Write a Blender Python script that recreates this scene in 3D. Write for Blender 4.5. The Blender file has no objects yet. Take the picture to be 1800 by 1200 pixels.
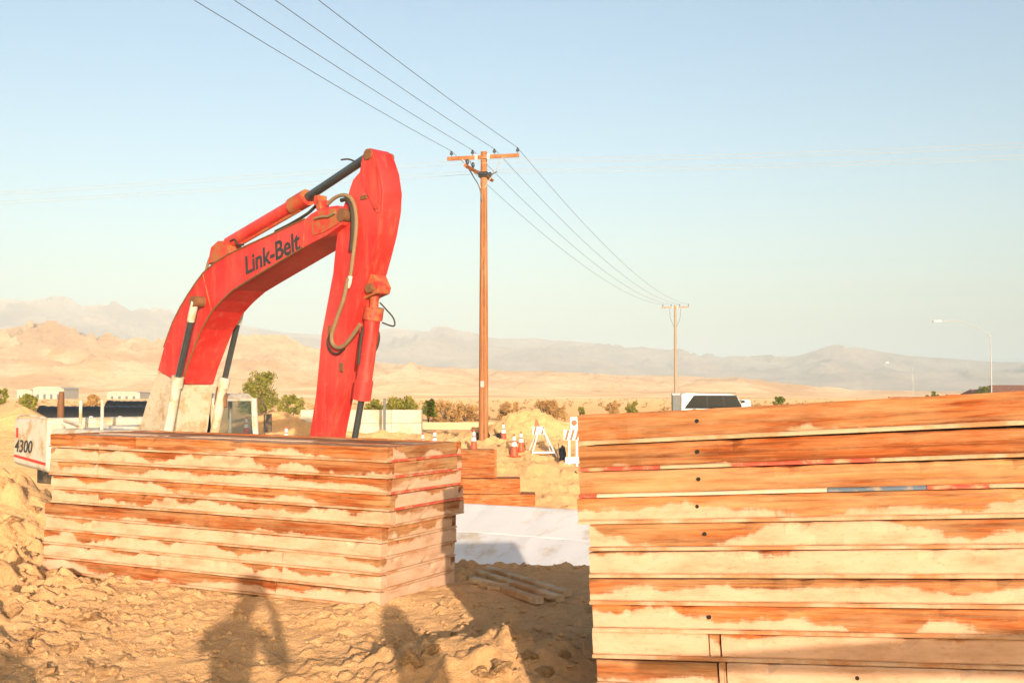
import bpy, bmesh, math, random
import numpy as np
from mathutils import Vector, Matrix

random.seed(7)
R = math.radians
sc = bpy.context.scene
COL = sc.collection

# ------------------------------------------------------------------ camera, sky, sun, exposure
F = 2000.0                      # focal length in photo pixels (1800 wide)
HZ = 695.0                      # photo row of the horizon
PITCH = math.atan((HZ - 600.0) / F)
CAM = Vector((0.0, 0.0, 1.62))

cd = bpy.data.cameras.new('camera')
cd.sensor_width = 36.0
cd.lens = 36.0 * F / 1800.0
cd.clip_start = 0.02
cd.clip_end = 40000.0
cam = bpy.data.objects.new('camera', cd)
COL.objects.link(cam)
cam.location = CAM
cam.rotation_euler = (math.pi / 2 + PITCH, 0, 0)
sc.camera = cam


def ray(px, py):
    xr = (px - 900.0) / F
    yr = (600.0 - py) / F
    c, s = math.cos(PITCH), math.sin(PITCH)
    return Vector((xr, c - yr * s, s + yr * c))


def at(px, py, Y):
    d = ray(px, py)
    return CAM + d * (Y / d.y)


def onz(px, py, z):
    d = ray(px, py)
    return CAM + d * ((z - CAM.z) / d.z)


SUN_DIR = ray(455, 1040).normalized()          # the way the light travels
SUN_EL = math.asin(-SUN_DIR.z)
SUN_AZ = math.atan2(-SUN_DIR.x, -SUN_DIR.y)    # from +Y towards +X

w = bpy.data.worlds.new('World')
sc.world = w
w.use_nodes = True
wn = w.node_tree.nodes
wl = w.node_tree.links
for n in list(wn):
    wn.remove(n)
sky = wn.new('ShaderNodeTexSky')
sky.sky_type = 'NISHITA'
sky.sun_disc = False
sky.sun_elevation = SUN_EL
sky.sun_rotation = SUN_AZ
sky.altitude = 0
sky.air_density = 1.0
sky.dust_density = 2.8
sky.ozone_density = 1.5
bg = wn.new('ShaderNodeBackground')
bg.inputs['Strength'].default_value = 0.15
wo = wn.new('ShaderNodeOutputWorld')
wl.new(sky.outputs[0], bg.inputs[0])
wl.new(bg.outputs[0], wo.inputs[0])

sd = bpy.data.lights.new('sun', 'SUN')
sd.energy = 3.2
sd.angle = R(0.4)
sd.color = (1.0, 0.81, 0.63)
sun = bpy.data.objects.new('sun', sd)
COL.objects.link(sun)
sun.rotation_euler = SUN_DIR.to_track_quat('-Z', 'Y').to_euler()
sun.location = (3, -10, 12)

sc.view_settings.view_transform = 'Standard'
sc.view_settings.look = 'None'
sc.view_settings.exposure = 0.76
sc.view_settings.gamma = 1.0
sc.render.engine = 'CYCLES'
sc.cycles.use_denoising = True
sc.cycles.max_bounces = 6
sc.cycles.transparent_max_bounces = 12
sc.cycles.volume_bounces = 0

# ------------------------------------------------------------------ numpy noise
_rng = np.random.RandomState(11)
_PERM = _rng.permutation(1024)
_VAL = _rng.rand(1024) * 2 - 1


def vnoise(x, y):
    x = np.asarray(x, float); y = np.asarray(y, float)
    xi = np.floor(x).astype(int); yi = np.floor(y).astype(int)
    xf = x - xi; yf = y - yi
    u = xf * xf * xf * (xf * (xf * 6 - 15) + 10); v = yf * yf * yf * (yf * (yf * 6 - 15) + 10)

    def g(a, b):
        return _VAL[_PERM[(_PERM[a & 1023] + b) & 1023]]
    n00 = g(xi, yi); n10 = g(xi + 1, yi); n01 = g(xi, yi + 1); n11 = g(xi + 1, yi + 1)
    return (n00 * (1 - u) + n10 * u) * (1 - v) + (n01 * (1 - u) + n11 * u) * v


def fbm(x, y, o=4, lac=2.03, gain=0.5):
    s = 0; a = 1; t = 0
    for i in range(o):
        s = s + a * vnoise(x + i * 17.3, y - i * 9.1); t += a
        x = x * lac; y = y * lac; a *= gain
    return s / t


def ridged(x, y, o=4, gain=0.5):
    s = 0; a = 1; t = 0
    for i in range(o):
        s = s + a * (1 - np.abs(vnoise(x + i * 31.7, y + i * 5.9)) * 2); t += a
        x = x * 2.07; y = y * 2.07; a *= gain
    return s / t


def sstep(a, b, x):
    t = np.clip((x - a) / (b - a), 0, 1)
    return t * t * (3 - 2 * t)


# ------------------------------------------------------------------ materials
MATS = {}


def new_mat(name):
    m = bpy.data.materials.new(name)
    m.use_nodes = True
    nt = m.node_tree
    b = nt.nodes['Principled BSDF']
    MATS[name] = m
    return m, nt, b


def node(nt, typ, **kw):
    n = nt.nodes.new(typ)
    for k, v in kw.items():
        if k.startswith('i_'):
            n.inputs[k[2:].replace('_', ' ')].default_value = v
        else:
            setattr(n, k, v)
    return n


def ramp(nt, fac, stops, interp='LINEAR'):
    r = nt.nodes.new('ShaderNodeValToRGB')
    r.color_ramp.interpolation = interp
    el = r.color_ramp.elements
    while len(el) < len(stops):
        el.new(0.5)
    for e, (p, c) in zip(el, stops):
        e.position = p
        e.color = (c, c, c, 1) if isinstance(c, (int, float)) else (c[0], c[1], c[2], 1)
    nt.links.new(fac, r.inputs[0])
    return r.outputs[0]


def mixc(nt, fac, a, b, mode='MIX'):
    m = nt.nodes.new('ShaderNodeMix')
    m.data_type = 'RGBA'
    m.blend_type = mode
    for s, v in ((m.inputs[0], fac), (m.inputs[6], a), (m.inputs[7], b)):
        if isinstance(v, (int, float)):
            s.default_value = v
        elif isinstance(v, tuple):
            s.default_value = (v[0], v[1], v[2], 1)
        else:
            nt.links.new(v, s)
    return m.outputs[2]


def mth(nt, op, a, b=0.0, c=0.0, clamp=False):
    m = nt.nodes.new('ShaderNodeMath')
    m.operation = op
    m.use_clamp = clamp
    for s, v in zip(m.inputs, (a, b, c)):
        if isinstance(v, (int, float)):
            s.default_value = v
        else:
            nt.links.new(v, s)
    return m.outputs[0]


def noise_tex(nt, vec, scale, detail=4, rough=0.55, dist=0.0):
    n = node(nt, 'ShaderNodeTexNoise')
    n.inputs['Scale'].default_value = scale
    n.inputs['Detail'].default_value = detail
    n.inputs['Roughness'].default_value = rough
    n.inputs['Distortion'].default_value = dist
    nt.links.new(vec, n.inputs['Vector'])
    return n.outputs['Fac']


def coords(nt, scale=(1, 1, 1), rnd=True):
    tc = node(nt, 'ShaderNodeTexCoord')
    mp = node(nt, 'ShaderNodeMapping')
    mp.inputs['Scale'].default_value = scale
    nt.links.new(tc.outputs['Object'], mp.inputs['Vector'])
    if rnd:
        oi = node(nt, 'ShaderNodeObjectInfo')
        k = mth(nt, 'MULTIPLY', oi.outputs['Random'], 61.0)
        cb = node(nt, 'ShaderNodeCombineXYZ')
        nt.links.new(k, cb.inputs[0]); nt.links.new(k, cb.inputs[1]); nt.links.new(k, cb.inputs[2])
        nt.links.new(cb.outputs[0], mp.inputs['Location'])
    return mp.outputs['Vector']


def bump(nt, b, h, strength=0.5, dist=0.02):
    bn = node(nt, 'ShaderNodeBump')
    bn.inputs['Strength'].default_value = strength
    bn.inputs['Distance'].default_value = dist
    nt.links.new(h, bn.inputs['Height'])
    nt.links.new(bn.outputs[0], b.inputs['Normal'])


def simple(name, col, rough=0.6, metal=0.0, var=0.25, scale=6.0, dirt=None, dirt_amt=0.0, dirt_scale=3.0, bmp=0.0, spec=0.5):
    m, nt, b = new_mat(name)
    v = coords(nt)
    n = noise_tex(nt, v, scale, 5)
    dark = tuple(c * (1 - var) for c in col)
    lite = tuple(min(1, c * (1 + var * 0.6)) for c in col)
    c = mixc(nt, n, dark, lite)
    if dirt:
        d = noise_tex(nt, v, dirt_scale, 8, 0.65)
        lo = 0.62 - dirt_amt * 0.5
        f = ramp(nt, d, [(lo, 0.0), (lo + 0.14, 0.9)])
        c = mixc(nt, f, c, dirt)
        rr = mixc(nt, f, (rough,) * 3, (0.95,) * 3)
        nt.links.new(rr, b.inputs['Roughness'])
    else:
        b.inputs['Roughness'].default_value = rough
    nt.links.new(c, b.inputs['Base Color'])
    b.inputs['Metallic'].default_value = metal
    b.inputs['Specular IOR Level'].default_value = spec
    if bmp:
        bump(nt, b, noise_tex(nt, v, scale * 3, 6), bmp, 0.01)
    return m


def make_materials():
    # --- earth
    m, nt, b = new_mat('earth')
    v = coords(nt, rnd=False)
    n1 = noise_tex(nt, v, 0.35, 6)
    n2 = noise_tex(nt, v, 3.0, 8, 0.65)
    n3 = noise_tex(nt, v, 28.0, 5, 0.6)
    c = ramp(nt, n1, [(0.3, (0.60, 0.345, 0.150)), (0.7, (0.70, 0.425, 0.205))])
    c = mixc(nt, ramp(nt, n2, [(0.38, 0.0), (0.66, 0.75)]), c, (0.47, 0.255, 0.105))
    c = mixc(nt, ramp(nt, n3, [(0.35, 0.0), (0.75, 0.5)]), c, (0.74, 0.475, 0.25))
    nt.links.new(c, b.inputs['Base Color'])
    b.inputs['Roughness'].default_value = 1.0
    b.inputs['Specular IOR Level'].default_value = 0.1
    b.inputs['Diffuse Roughness'].default_value = 1.0
    n4 = noise_tex(nt, v, 95.0, 4, 0.65)
    hs = mth(nt, 'ADD', mth(nt, 'ADD', mth(nt, 'MULTIPLY', n3, 0.5), mth(nt, 'MULTIPLY', n4, 0.22)), n2)
    bump(nt, b, hs, 0.9, 0.06)

    # --- far hills: rock tones, their contrast also standing in for gully shading
    for nm, c1, c2, sc_ in (('badland_rock', (0.42, 0.265, 0.135), (0.60, 0.42, 0.25), 0.012), ('mountain_rock', (0.27, 0.205, 0.15), (0.40, 0.31, 0.22), 0.004)):
        m, nt, b = new_mat(nm)
        v = coords(nt, (1, 1, 3), rnd=False)
        n1 = noise_tex(nt, v, sc_, 9, 0.62)
        c = ramp(nt, n1, [(0.40, c1), (0.60, c2)])
        c = mixc(nt, ramp(nt, noise_tex(nt, v, sc_ * 9, 6, 0.6), [(0.5, 0.0), (0.72, 0.5)]), c, tuple(x * 0.6 for x in c1))
        nt.links.new(c, b.inputs['Base Color'])
        b.inputs['Roughness'].default_value = 1.0
        b.inputs['Specular IOR Level'].default_value = 0.0
        b.inputs['Diffuse Roughness'].default_value = 1.0

    # --- timber with caked pale mud (per-object 'dust' 0..1)
    m, nt, b = new_mat('timber')
    tc = node(nt, 'ShaderNodeTexCoord')
    v = coords(nt, (0.9, 6, 14))
    grain = noise_tex(nt, v, 2.2, 8, 0.6, 1.2)
    v2 = coords(nt, (1, 1, 1))
    blot = noise_tex(nt, v2, 1.7, 4)
    c = ramp(nt, grain, [(0.30, (0.20, 0.048, 0.011)), (0.5, (0.43, 0.125, 0.030)), (0.70, (0.58, 0.23, 0.075))])
    grey = mixc(nt, ramp(nt, blot, [(0.50, 0.0), (0.66, 0.7)]), c, (0.42, 0.23, 0.09))
    v4 = coords(nt, (1.2, 3, 5))
    kn = noise_tex(nt, v4, 3.1, 3, 0.5)
    c = mixc(nt, ramp(nt, kn, [(0.63, 0.0), (0.70, 0.75)]), grey, (0.18, 0.05, 0.014))
    oi2 = node(nt, 'ShaderNodeObjectInfo')
    tone = ramp(nt, mth(nt, 'FRACT', mth(nt, 'MULTIPLY', oi2.outputs['Random'], 7.31)), [(0.0, (0.78, 0.66, 0.62)), (0.5, (1.06, 0.95, 0.88)), (1.0, (1.15, 1.06, 1.0))])
    c = mixc(nt, 1.0, c, tone, 'MULTIPLY')
    # mud: hangs in scalloped clumps above the lower edge
    sp = node(nt, 'ShaderNodeSeparateXYZ')
    nt.links.new(tc.outputs['Object'], sp.inputs[0])
    zrel = mth(nt, 'DIVIDE', sp.outputs['Z'], 0.10)
    at_ = node(nt, 'ShaderNodeAttribute', attribute_type='OBJECT', attribute_name='dust')
    vx = coords(nt, (1, 1, 0.35))
    oi_ = node(nt, 'ShaderNodeObjectInfo')
    bm_ = nt.nodes.new('ShaderNodeMix'); bm_.data_type = 'FLOAT'
    nt.links.new(oi_.outputs['Random'], bm_.inputs[0]); nt.links.new(noise_tex(nt, vx, 0.55, 4, 0.6), bm_.inputs[2]); nt.links.new(noise_tex(nt, vx, 1.5, 4, 0.6), bm_.inputs[3])
    big = bm_.outputs[0]
    small = noise_tex(nt, coords(nt, (0.3, 1, 2.2)), 9.0, 9, 0.72)
    lev = mth(nt, 'ADD', mth(nt, 'ADD', at_.outputs['Fac'], 0.10), mth(nt, 'MULTIPLY', mth(nt, 'SUBTRACT', big, 0.5), 6.0))
    lev = mth(nt, 'ADD', lev, mth(nt, 'MULTIPLY', mth(nt, 'SUBTRACT', small, 0.5), 1.0))
    drip = noise_tex(nt, coords(nt, (1, 1, 0.05)), 26.0, 3, 0.6)
    lev = mth(nt, 'ADD', lev, mth(nt, 'MULTIPLY', mth(nt, 'SUBTRACT', drip, 0.5), 0.35))
    df = mth(nt, 'SUBTRACT', lev, zrel)
    mask = ramp(nt, mth(nt, 'ADD', df, 0.5), [(0.40, 0.0), (0.48, 0.35), (0.53, 0.85), (0.66, 1.0)])
    speck = ramp(nt, noise_tex(nt, coords(nt, (1, 1, 2.2)), 34.0, 5, 0.7), [(0.56, 0.0), (0.70, 0.3)])
    mask = mth(nt, 'MULTIPLY', mask, mth(nt, 'SUBTRACT', 1.0, speck))
    mudn = noise_tex(nt, coords(nt, (1, 1, 3)), 4.0, 8, 0.6)
    mud = ramp(nt, mudn, [(0.30, (0.53, 0.30, 0.17)), (0.5, (0.67, 0.42, 0.265)), (0.7, (0.73, 0.475, 0.315))])
    fa = node(nt, 'ShaderNodeAttribute', attribute_type='OBJECT', attribute_name='film')
    film = ramp(nt, mth(nt, 'ADD', noise_tex(nt, coords(nt, (0.6, 1, 5)), 4.0, 7, 0.7), mth(nt, 'MULTIPLY', fa.outputs['Fac'], 0.22)), [(0.46, 0.0), (0.80, 0.75)])
    streak = noise_tex(nt, coords(nt, (0.35, 3, 22)), 3.0, 6, 0.62, 0.4)
    c = mixc(nt, ramp(nt, streak, [(0.50, 0.0), (0.58, 0.7), (0.75, 0.9)]), c, (0.16, 0.042, 0.012))
    smear = noise_tex(nt, coords(nt, (0.8, 1, 1.6)), 3.3, 6, 0.66)
    c = mixc(nt, ramp(nt, smear, [(0.55, 0.0), (0.66, 0.7)]), c, (0.23, 0.085, 0.025))
    c = mixc(nt, film, c, (0.58, 0.36, 0.17))
    c = mixc(nt, mask, c, mud)
    nt.links.new(c, b.inputs['Base Color'])
    b.inputs['Roughness'].default_value = 0.85
    b.inputs['Specular IOR Level'].default_value = 0.2
    h = mth(nt, 'ADD', mth(nt, 'MULTIPLY', grain, 0.35), mth(nt, 'MULTIPLY', mask, mth(nt, 'ADD', small, 0.4)))
    bump(nt, b, h, 0.45, 0.010)

    # edge strips
    simple('strip_pale', (0.64, 0.42, 0.25), 0.9, var=0.22, scale=9, dirt=(0.48, 0.20, 0.07), dirt_amt=0.36, dirt_scale=3.5, bmp=0.3)
    simple('strip_red', (0.68, 0.09, 0.045), 0.6, var=0.2, scale=14, dirt=(0.62, 0.36, 0.18), dirt_amt=0.26, dirt_scale=16)
    simple('strip_white', (0.66, 0.53, 0.38), 0.6, var=0.12, scale=14, dirt=(0.66, 0.48, 0.28), dirt_amt=0.28, dirt_scale=16)
    simple('strip_blue', (0.13, 0.175, 0.22), 0.6, var=0.25, scale=14, dirt=(0.5, 0.36, 0.22), dirt_amt=0.24, dirt_scale=16)
    simple('plank_old', (0.46, 0.27, 0.12), 0.9, var=0.35, scale=8, dirt=(0.6, 0.44, 0.26), dirt_amt=0.35, bmp=0.3)
    simple('hole_dark', (0.02, 0.015, 0.01), 0.9, var=0.1)
    # excavator
    m, nt, b = new_mat('red_paint')
    v = coords(nt)
    fade = noise_tex(nt, v, 0.9, 5, 0.6)
    c = ramp(nt, fade, [(0.36, (0.56, 0.022, 0.018)), (0.64, (0.68, 0.062, 0.050))])
    wash = noise_tex(nt, coords(nt, (5, 5, 0.5)), 1.6, 7, 0.65)
    c = mixc(nt, ramp(nt, wash, [(0.52, 0.0), (0.72, 0.45)]), c, (0.52, 0.20, 0.10))
    scr = noise_tex(nt, coords(nt, (1.2, 9, 9)), 5.0, 4, 0.6, 0.6)
    c = mixc(nt, ramp(nt, scr, [(0.66, 0.0), (0.70, 0.55)]), c, (0.72, 0.24, 0.17))
    chp = noise_tex(nt, v, 6.5, 7, 0.72)
    chf = ramp(nt, chp, [(0.655, 0.0), (0.69, 0.9)])
    c = mixc(nt, chf, c, (0.15, 0.065, 0.03))
    nt.links.new(c, b.inputs['Base Color'])
    nt.links.new(mixc(nt, chf, (0.48,) * 3, (0.9,) * 3), b.inputs['Roughness'])
    bump(nt, b, mth(nt, 'ADD', noise_tex(nt, v, 2.0, 4), mth(nt, 'MULTIPLY', chf, -0.2)), 0.15, 0.02)
    simple('red_paint_worn', (0.60, 0.045, 0.028), 0.5, var=0.22, scale=3, dirt=(0.36, 0.15, 0.05), dirt_amt=0.38, dirt_scale=5, bmp=0.08)
    simple('cream_paint', (0.66, 0.60, 0.48), 0.5, var=0.12, scale=2, dirt=(0.48, 0.33, 0.17), dirt_amt=0.25, dirt_scale=2.5)
    simple('boom_primer', (0.60, 0.51, 0.37), 0.7, var=0.2, scale=2.5, dirt=(0.40, 0.26, 0.12), dirt_amt=0.25, dirt_scale=3)
    simple('dark_steel', (0.035, 0.033, 0.03), 0.6, var=0.3, scale=8, dirt=(0.25, 0.17, 0.09), dirt_amt=0.25)
    simple('rust_steel', (0.22, 0.10, 0.04), 0.8, var=0.4, scale=9)
    simple('chrome', (0.14, 0.165, 0.165), 0.28, 0.7, var=0.35, scale=5)
    simple('hose', (0.27, 0.19, 0.095), 0.75, var=0.3, scale=9)
    simple('hose_dark', (0.05, 0.035, 0.025), 0.6, var=0.3, scale=9)
    simple('decal_dark', (0.035, 0.045, 0.045), 0.5, var=0.3, scale=12)
    simple('decal_red', (0.62, 0.05, 0.03), 0.5, var=0.1)
    # poles
    m, nt, b = new_mat('pole_wood')
    v = coords(nt, (10, 10, 0.5))
    c = ramp(nt, noise_tex(nt, v, 3.0, 6), [(0.3, (0.34, 0.12, 0.04)), (0.7, (0.48, 0.20, 0.075))])
    c = mixc(nt, ramp(nt, noise_tex(nt, coords(nt, (26, 26, 0.35)), 2.0, 5, 0.6), [(0.56, 0.0), (0.64, 0.8)]), c, (0.10, 0.04, 0.018))
    c = mixc(nt, ramp(nt, noise_tex(nt, coords(nt, (2, 2, 0.6)), 1.2, 4), [(0.5, 0.0), (0.7, 0.5)]), c, (0.50, 0.30, 0.16))
    nt.links.new(c, b.inputs['Base Color']); b.inputs['Roughness'].default_value = 0.9
    simple('pole_wood_pale', (0.40, 0.30, 0.21), 0.9, var=0.2, scale=3)
    simple('insulator', (0.05, 0.055, 0.07), 0.3, var=0.1)
    simple('porcelain', (0.75, 0.72, 0.65), 0.3, var=0.05)
    simple('wire', (0.10, 0.11, 0.13), 0.5, var=0.05)
    simple('wire_pale', (0.50, 0.46, 0.40), 0.5, var=0.05)
    simple('galvanised', (0.46, 0.46, 0.44), 0.45, var=0.06)
    # concrete etc.
    simple('concrete', (0.60, 0.53, 0.42), 0.95, var=0.12, scale=2, dirt=(0.5, 0.38, 0.22), dirt_amt=0.2, dirt_scale=1.2, bmp=0.1)
    simple('white_panel', (0.78, 0.76, 0.73), 0.8, var=0.08, scale=3, dirt=(0.60, 0.49, 0.35), dirt_amt=0.16, dirt_scale=1.4, bmp=0.15)
    simple('asphalt_pale', (0.68, 0.48, 0.27), 1.0, var=0.12, scale=0.4, spec=0.0, bmp=1.0).node_tree.nodes['Principled BSDF'].inputs['Diffuse Roughness'].default_value = 1.0
    simple('cone_orange', (0.80, 0.10, 0.035), 0.55, var=0.12)
    simple('cone_white', (0.86, 0.84, 0.80), 0.4, var=0.04)
    simple('black_plastic', (0.018, 0.020, 0.020), 0.5, var=0.3)
    simple('pipe_black', (0.015, 0.017, 0.019), 0.45, var=0.3, scale=3, spec=0.3)
    simple('brick_red', (0.30, 0.12, 0.07), 0.95, var=0.2, scale=1.5, dirt=(0.36, 0.2, 0.12), dirt_amt=0.25)
    simple('roof_dark', (0.07, 0.055, 0.05), 0.8, var=0.2)
    simple('car_dark', (0.02, 0.028, 0.045), 0.12, var=0.1, spec=0.15)
    simple('car_white', (0.80, 0.78, 0.72), 0.35, var=0.05)
    simple('rubber', (0.02, 0.02, 0.02), 0.8, var=0.2)
    simple('cabinet_grey', (0.13, 0.145, 0.14), 0.6, var=0.15)
    simple('skin', (0.5, 0.32, 0.22), 0.6, var=0.1)
    simple('cloth_dark', (0.10, 0.11, 0.14), 0.9, var=0.2)
    for nm, a, b_ in (('leaf_green', (0.09, 0.12, 0.02), (0.19, 0.20, 0.04)), ('leaf_olive', (0.17, 0.17, 0.03), (0.30, 0.27, 0.055)), ('leaf_brown', (0.34, 0.19, 0.065), (0.50, 0.30, 0.115)), ('scrub_tan', (0.36, 0.23, 0.10), (0.48, 0.33, 0.15))):
        m, nt, b = new_mat(nm)
        v = coords(nt)
        c = mixc(nt, ramp(nt, noise_tex(nt, v, 2.2, 3), [(0.35, 0.0), (0.65, 1.0)]), a, b_)
        nt.links.new(c, b.inputs['Base Color']); b.inputs['Roughness'].default_value = 0.8
        b.inputs['Specular IOR Level'].default_value = 0.15
    simple('bark', (0.16, 0.11, 0.07), 0.9)
    # glass
    m, nt, b = new_mat('glass')
    out = [n for n in nt.nodes if n.type == 'OUTPUT_MATERIAL'][0]
    tr = node(nt, 'ShaderNodeBsdfTransparent'); tr.inputs[0].default_value = (0.86, 0.89, 0.86, 1)
    gl = node(nt, 'ShaderNodeBsdfGlossy'); gl.inputs['Roughness'].default_value = 0.05
    mx = node(nt, 'ShaderNodeMixShader'); mx.inputs[0].default_value = 0.10
    nt.links.new(tr.outputs[0], mx.inputs[1]); nt.links.new(gl.outputs[0], mx.inputs[2]); nt.links.new(mx.outputs[0], out.inputs[0])
    m, nt, b = new_mat('glass_dark')
    b.inputs['Base Color'].default_value = (0.012, 0.020, 0.026, 1); b.inputs['Roughness'].default_value = 0.03; b.inputs['Specular IOR Level'].default_value = 0.12


make_materials()


def M(n):
    return MATS[n]


# ------------------------------------------------------------------ mesh helpers
class MB:
    def __init__(s):
        s.v = []; s.f = []

    def add(s, vs, fs):
        o = len(s.v)
        s.v += [tuple(x) for x in vs]
        s.f += [tuple(i + o for i in f) for f in fs]
        return s

    def box(s, x0, x1, y0, y1, z0, z1, mat=None):
        vs = [Vector(p) for p in ((x0, y0, z0), (x1, y0, z0), (x1, y1, z0), (x0, y1, z0), (x0, y0, z1), (x1, y0, z1), (x1, y1, z1), (x0, y1, z1))]
        if mat is not None:
            vs = [mat @ p for p in vs]
        return s.add(vs, [(0, 3, 2, 1), (4, 5, 6, 7), (0, 1, 5, 4), (1, 2, 6, 5), (2, 3, 7, 6), (3, 0, 4, 7)])

    def tube(s, pts, r, n=10, cap=True):
        pts = [Vector(p) for p in pts]
        rs = r if isinstance(r, (list, tuple)) else [r] * len(pts)
        rings = []
        up = None
        for i, p in enumerate(pts):
            d = (pts[min(i + 1, len(pts) - 1)] - pts[max(i - 1, 0)]).normalized()
            if up is None:
                up = Vector((0, 0, 1)) if abs(d.z) < 0.9 else Vector((1, 0, 0))
            a = d.cross(up)
            if a.length < 1e-6:
                a = d.cross(Vector((0.3, 1, 0.2)))
            a.normalize()
            b = a.cross(d).normalized(); up = b
            rings.append([p + (a * math.cos(2 * math.pi * k / n) + b * math.sin(2 * math.pi * k / n)) * rs[i] for k in range(n)])
        vs = [q for rg in rings for q in rg]
        fs = []
        for i in range(len(pts) - 1):
            for k in range(n):
                fs.append((i * n + k, i * n + (k + 1) % n, (i + 1) * n + (k + 1) % n, (i + 1) * n + k))
        if cap:
            fs.append(tuple(reversed(range(n))))
            fs.append(tuple((len(pts) - 1) * n + k for k in range(n)))
        return s.add(vs, fs)

    def prism(s, uz, s0, s1):
        """outline in local (x,z), extruded along local y"""
        n = len(uz)
        vs = [(u, s0, z) for u, z in uz] + [(u, s1, z) for u, z in uz]
        fs = [tuple(range(n)), tuple(reversed(range(n, 2 * n)))]
        for i in range(n):
            j = (i + 1) % n
            fs.append((j, i, i + n, j + n))
        return s.add(vs, fs)

    def lathe(s, prof, c=(0, 0, 0), n=16):
        c = Vector(c)
        vs = []; fs = []
        for r, z in prof:
            vs += [c + Vector((r * math.cos(2 * math.pi * k / n), r * math.sin(2 * math.pi * k / n), z)) for k in range(n)]
        for i in range(len(prof) - 1):
            for k in range(n):
                fs.append((i * n + k, i * n + (k + 1) % n, (i + 1) * n + (k + 1) % n, (i + 1) * n + k))
        fs.append(tuple(reversed(range(n)))); fs.append(tuple((len(prof) - 1) * n + k for k in range(n)))
        return s.add(vs, fs)

    def build(s, name, mat, parent=None, smooth=False, bevel=0.0, loc=None):
        me = bpy.data.meshes.new(name)
        me.from_pydata(s.v, [], s.f)
        bm = bmesh.new(); bm.from_mesh(me)
        bmesh.ops.recalc_face_normals(bm, faces=bm.faces)
        bm.to_mesh(me); bm.free()
        o = bpy.data.objects.new(name, me)
        COL.objects.link(o)
        me.materials.append(M(mat))
        if parent is not None:
            o.parent = parent
        if loc is not None:
            o.location = loc
        if smooth:
            for p in me.polygons:
                p.use_smooth = True
            try:
                me.set_sharp_from_angle(angle=R(40))
            except Exception:
                pass
        if bevel:
            bv = o.modifiers.new('bevel', 'BEVEL'); bv.width = bevel; bv.segments = 2; bv.limit_method = 'ANGLE'; bv.angle_limit = R(35)
        return o


def tag(o, label=None, cat=None, group=None, kind=None):
    if label: o['label'] = label
    if cat: o['category'] = cat
    if group: o['group'] = group
    if kind: o['kind'] = kind
    return o


def empty(name, loc=(0, 0, 0), rz=0.0):
    o = bpy.data.objects.new(name, None)
    COL.objects.link(o)
    o.location = loc; o.rotation_euler = (0, 0, rz)
    o.empty_display_size = 0.2
    return o


def grid_mesh(name, X, Y, Z, mat, smooth=True):
    ny, nx = X.shape
    vs = np.stack([X.ravel(), Y.ravel(), Z.ravel()], 1)
    i = np.arange(ny * nx).reshape(ny, nx)
    f = np.stack([i[:-1, :-1].ravel(), i[:-1, 1:].ravel(), i[1:, 1:].ravel(), i[1:, :-1].ravel()], 1)
    me = bpy.data.meshes.new(name)
    me.vertices.add(len(vs)); me.vertices.foreach_set('co', vs.ravel())
    me.loops.add(f.size); me.loops.foreach_set('vertex_index', f.ravel().astype(np.int32))
    me.polygons.add(len(f)); me.polygons.foreach_set('loop_start', np.arange(0, f.size, 4, dtype=np.int32))
    me.polygons.foreach_set('loop_total', np.full(len(f), 4, dtype=np.int32))
    me.update(calc_edges=True)
    if smooth:
        me.polygons.foreach_set('use_smooth', np.ones(len(f), dtype=bool))
    me.materials.append(M(mat))
    o = bpy.data.objects.new(name, me)
    COL.objects.link(o)
    return o


# ------------------------------------------------------------------ the ground
def gauss(x, y, cx, cy, rx, ry, h, p=1.0):
    return h * np.exp(-(((x - cx) / rx) ** 2 + ((y - cy) / ry) ** 2) ** p)


def ground_base(x, y):
    x = np.asarray(x, float); y = np.asarray(y, float)
    # near shelf that carries the stacks, rising away from the camera
    z = -0.04 + 0.20 * sstep(5.6, 8.2, y)
    # lower working level behind it, and the bank that climbs out of it
    edge = 9.75 + 0.25 * np.clip(-x, 0, 8) + 0.18 * fbm(x * 1.3, x * 0.4 + 5, 3)
    fall = sstep(0, 2.4, y - edge)
    rise = sstep(26, 38, y + 0.9 * fbm(x * 0.4, y * 0.4, 3))
    z = z * (1 - fall) + fall * (-1.42 + 1.42 * rise)
    # berm at the left behind the near stack
    z = z + gauss(x, y, -5.35, 11.0, 1.25, 1.25, 0.64, 1.4)
    z = z + gauss(x, y, -7.6, 11.6, 1.6, 1.4, 0.75)
    z = z + gauss(x, y, -4.3, 7.9, 1.0, 0.9, 0.16)
    # low heap in the middle foreground
    z = z + gauss(x, y, -0.10, 6.55, 0.62, 0.42, 0.20, 1.2)
    z = z + gauss(x, y, 0.25, 5.9, 0.5, 0.5, 0.10)
    z = z + gauss(x, y, -0.62, 8.3, 0.55, 0.7, 0.04)
    z = z + gauss(x, y, 1.7, 24.0, 0.9, 2.6, 0.5)
    # heaps beyond
    z = z + gauss(x, y, -18.6, 42.0, 1.5, 1.5, 1.35)
    z = z + gauss(x, y, -19.6, 46.0, 1.5, 1.5, 0.9)
    z = z + gauss(x, y, -8.6, 40.5, 2.2, 1.4, 0.95)
    z = z + gauss(x, y, -4.4, 41.5, 1.6, 1.0, 0.16)
    # unseen heaps added beside and behind the photographer to cast foreground shadows
    z = z + gauss(x, y, -1.25, -0.6, 0.75, 0.6, 1.22, 1.3)
    z = z + gauss(x, y, -2.3, -0.9, 1.0, 0.7, 0.6, 1.3)
    z = z + gauss(x, y, 0.95, -0.25, 0.17, 0.42, 1.58, 2.2)
    z = z + gauss(x, y, 3.95, -0.3, 0.55, 0.5, 1.5, 1.5)
    return z


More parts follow.
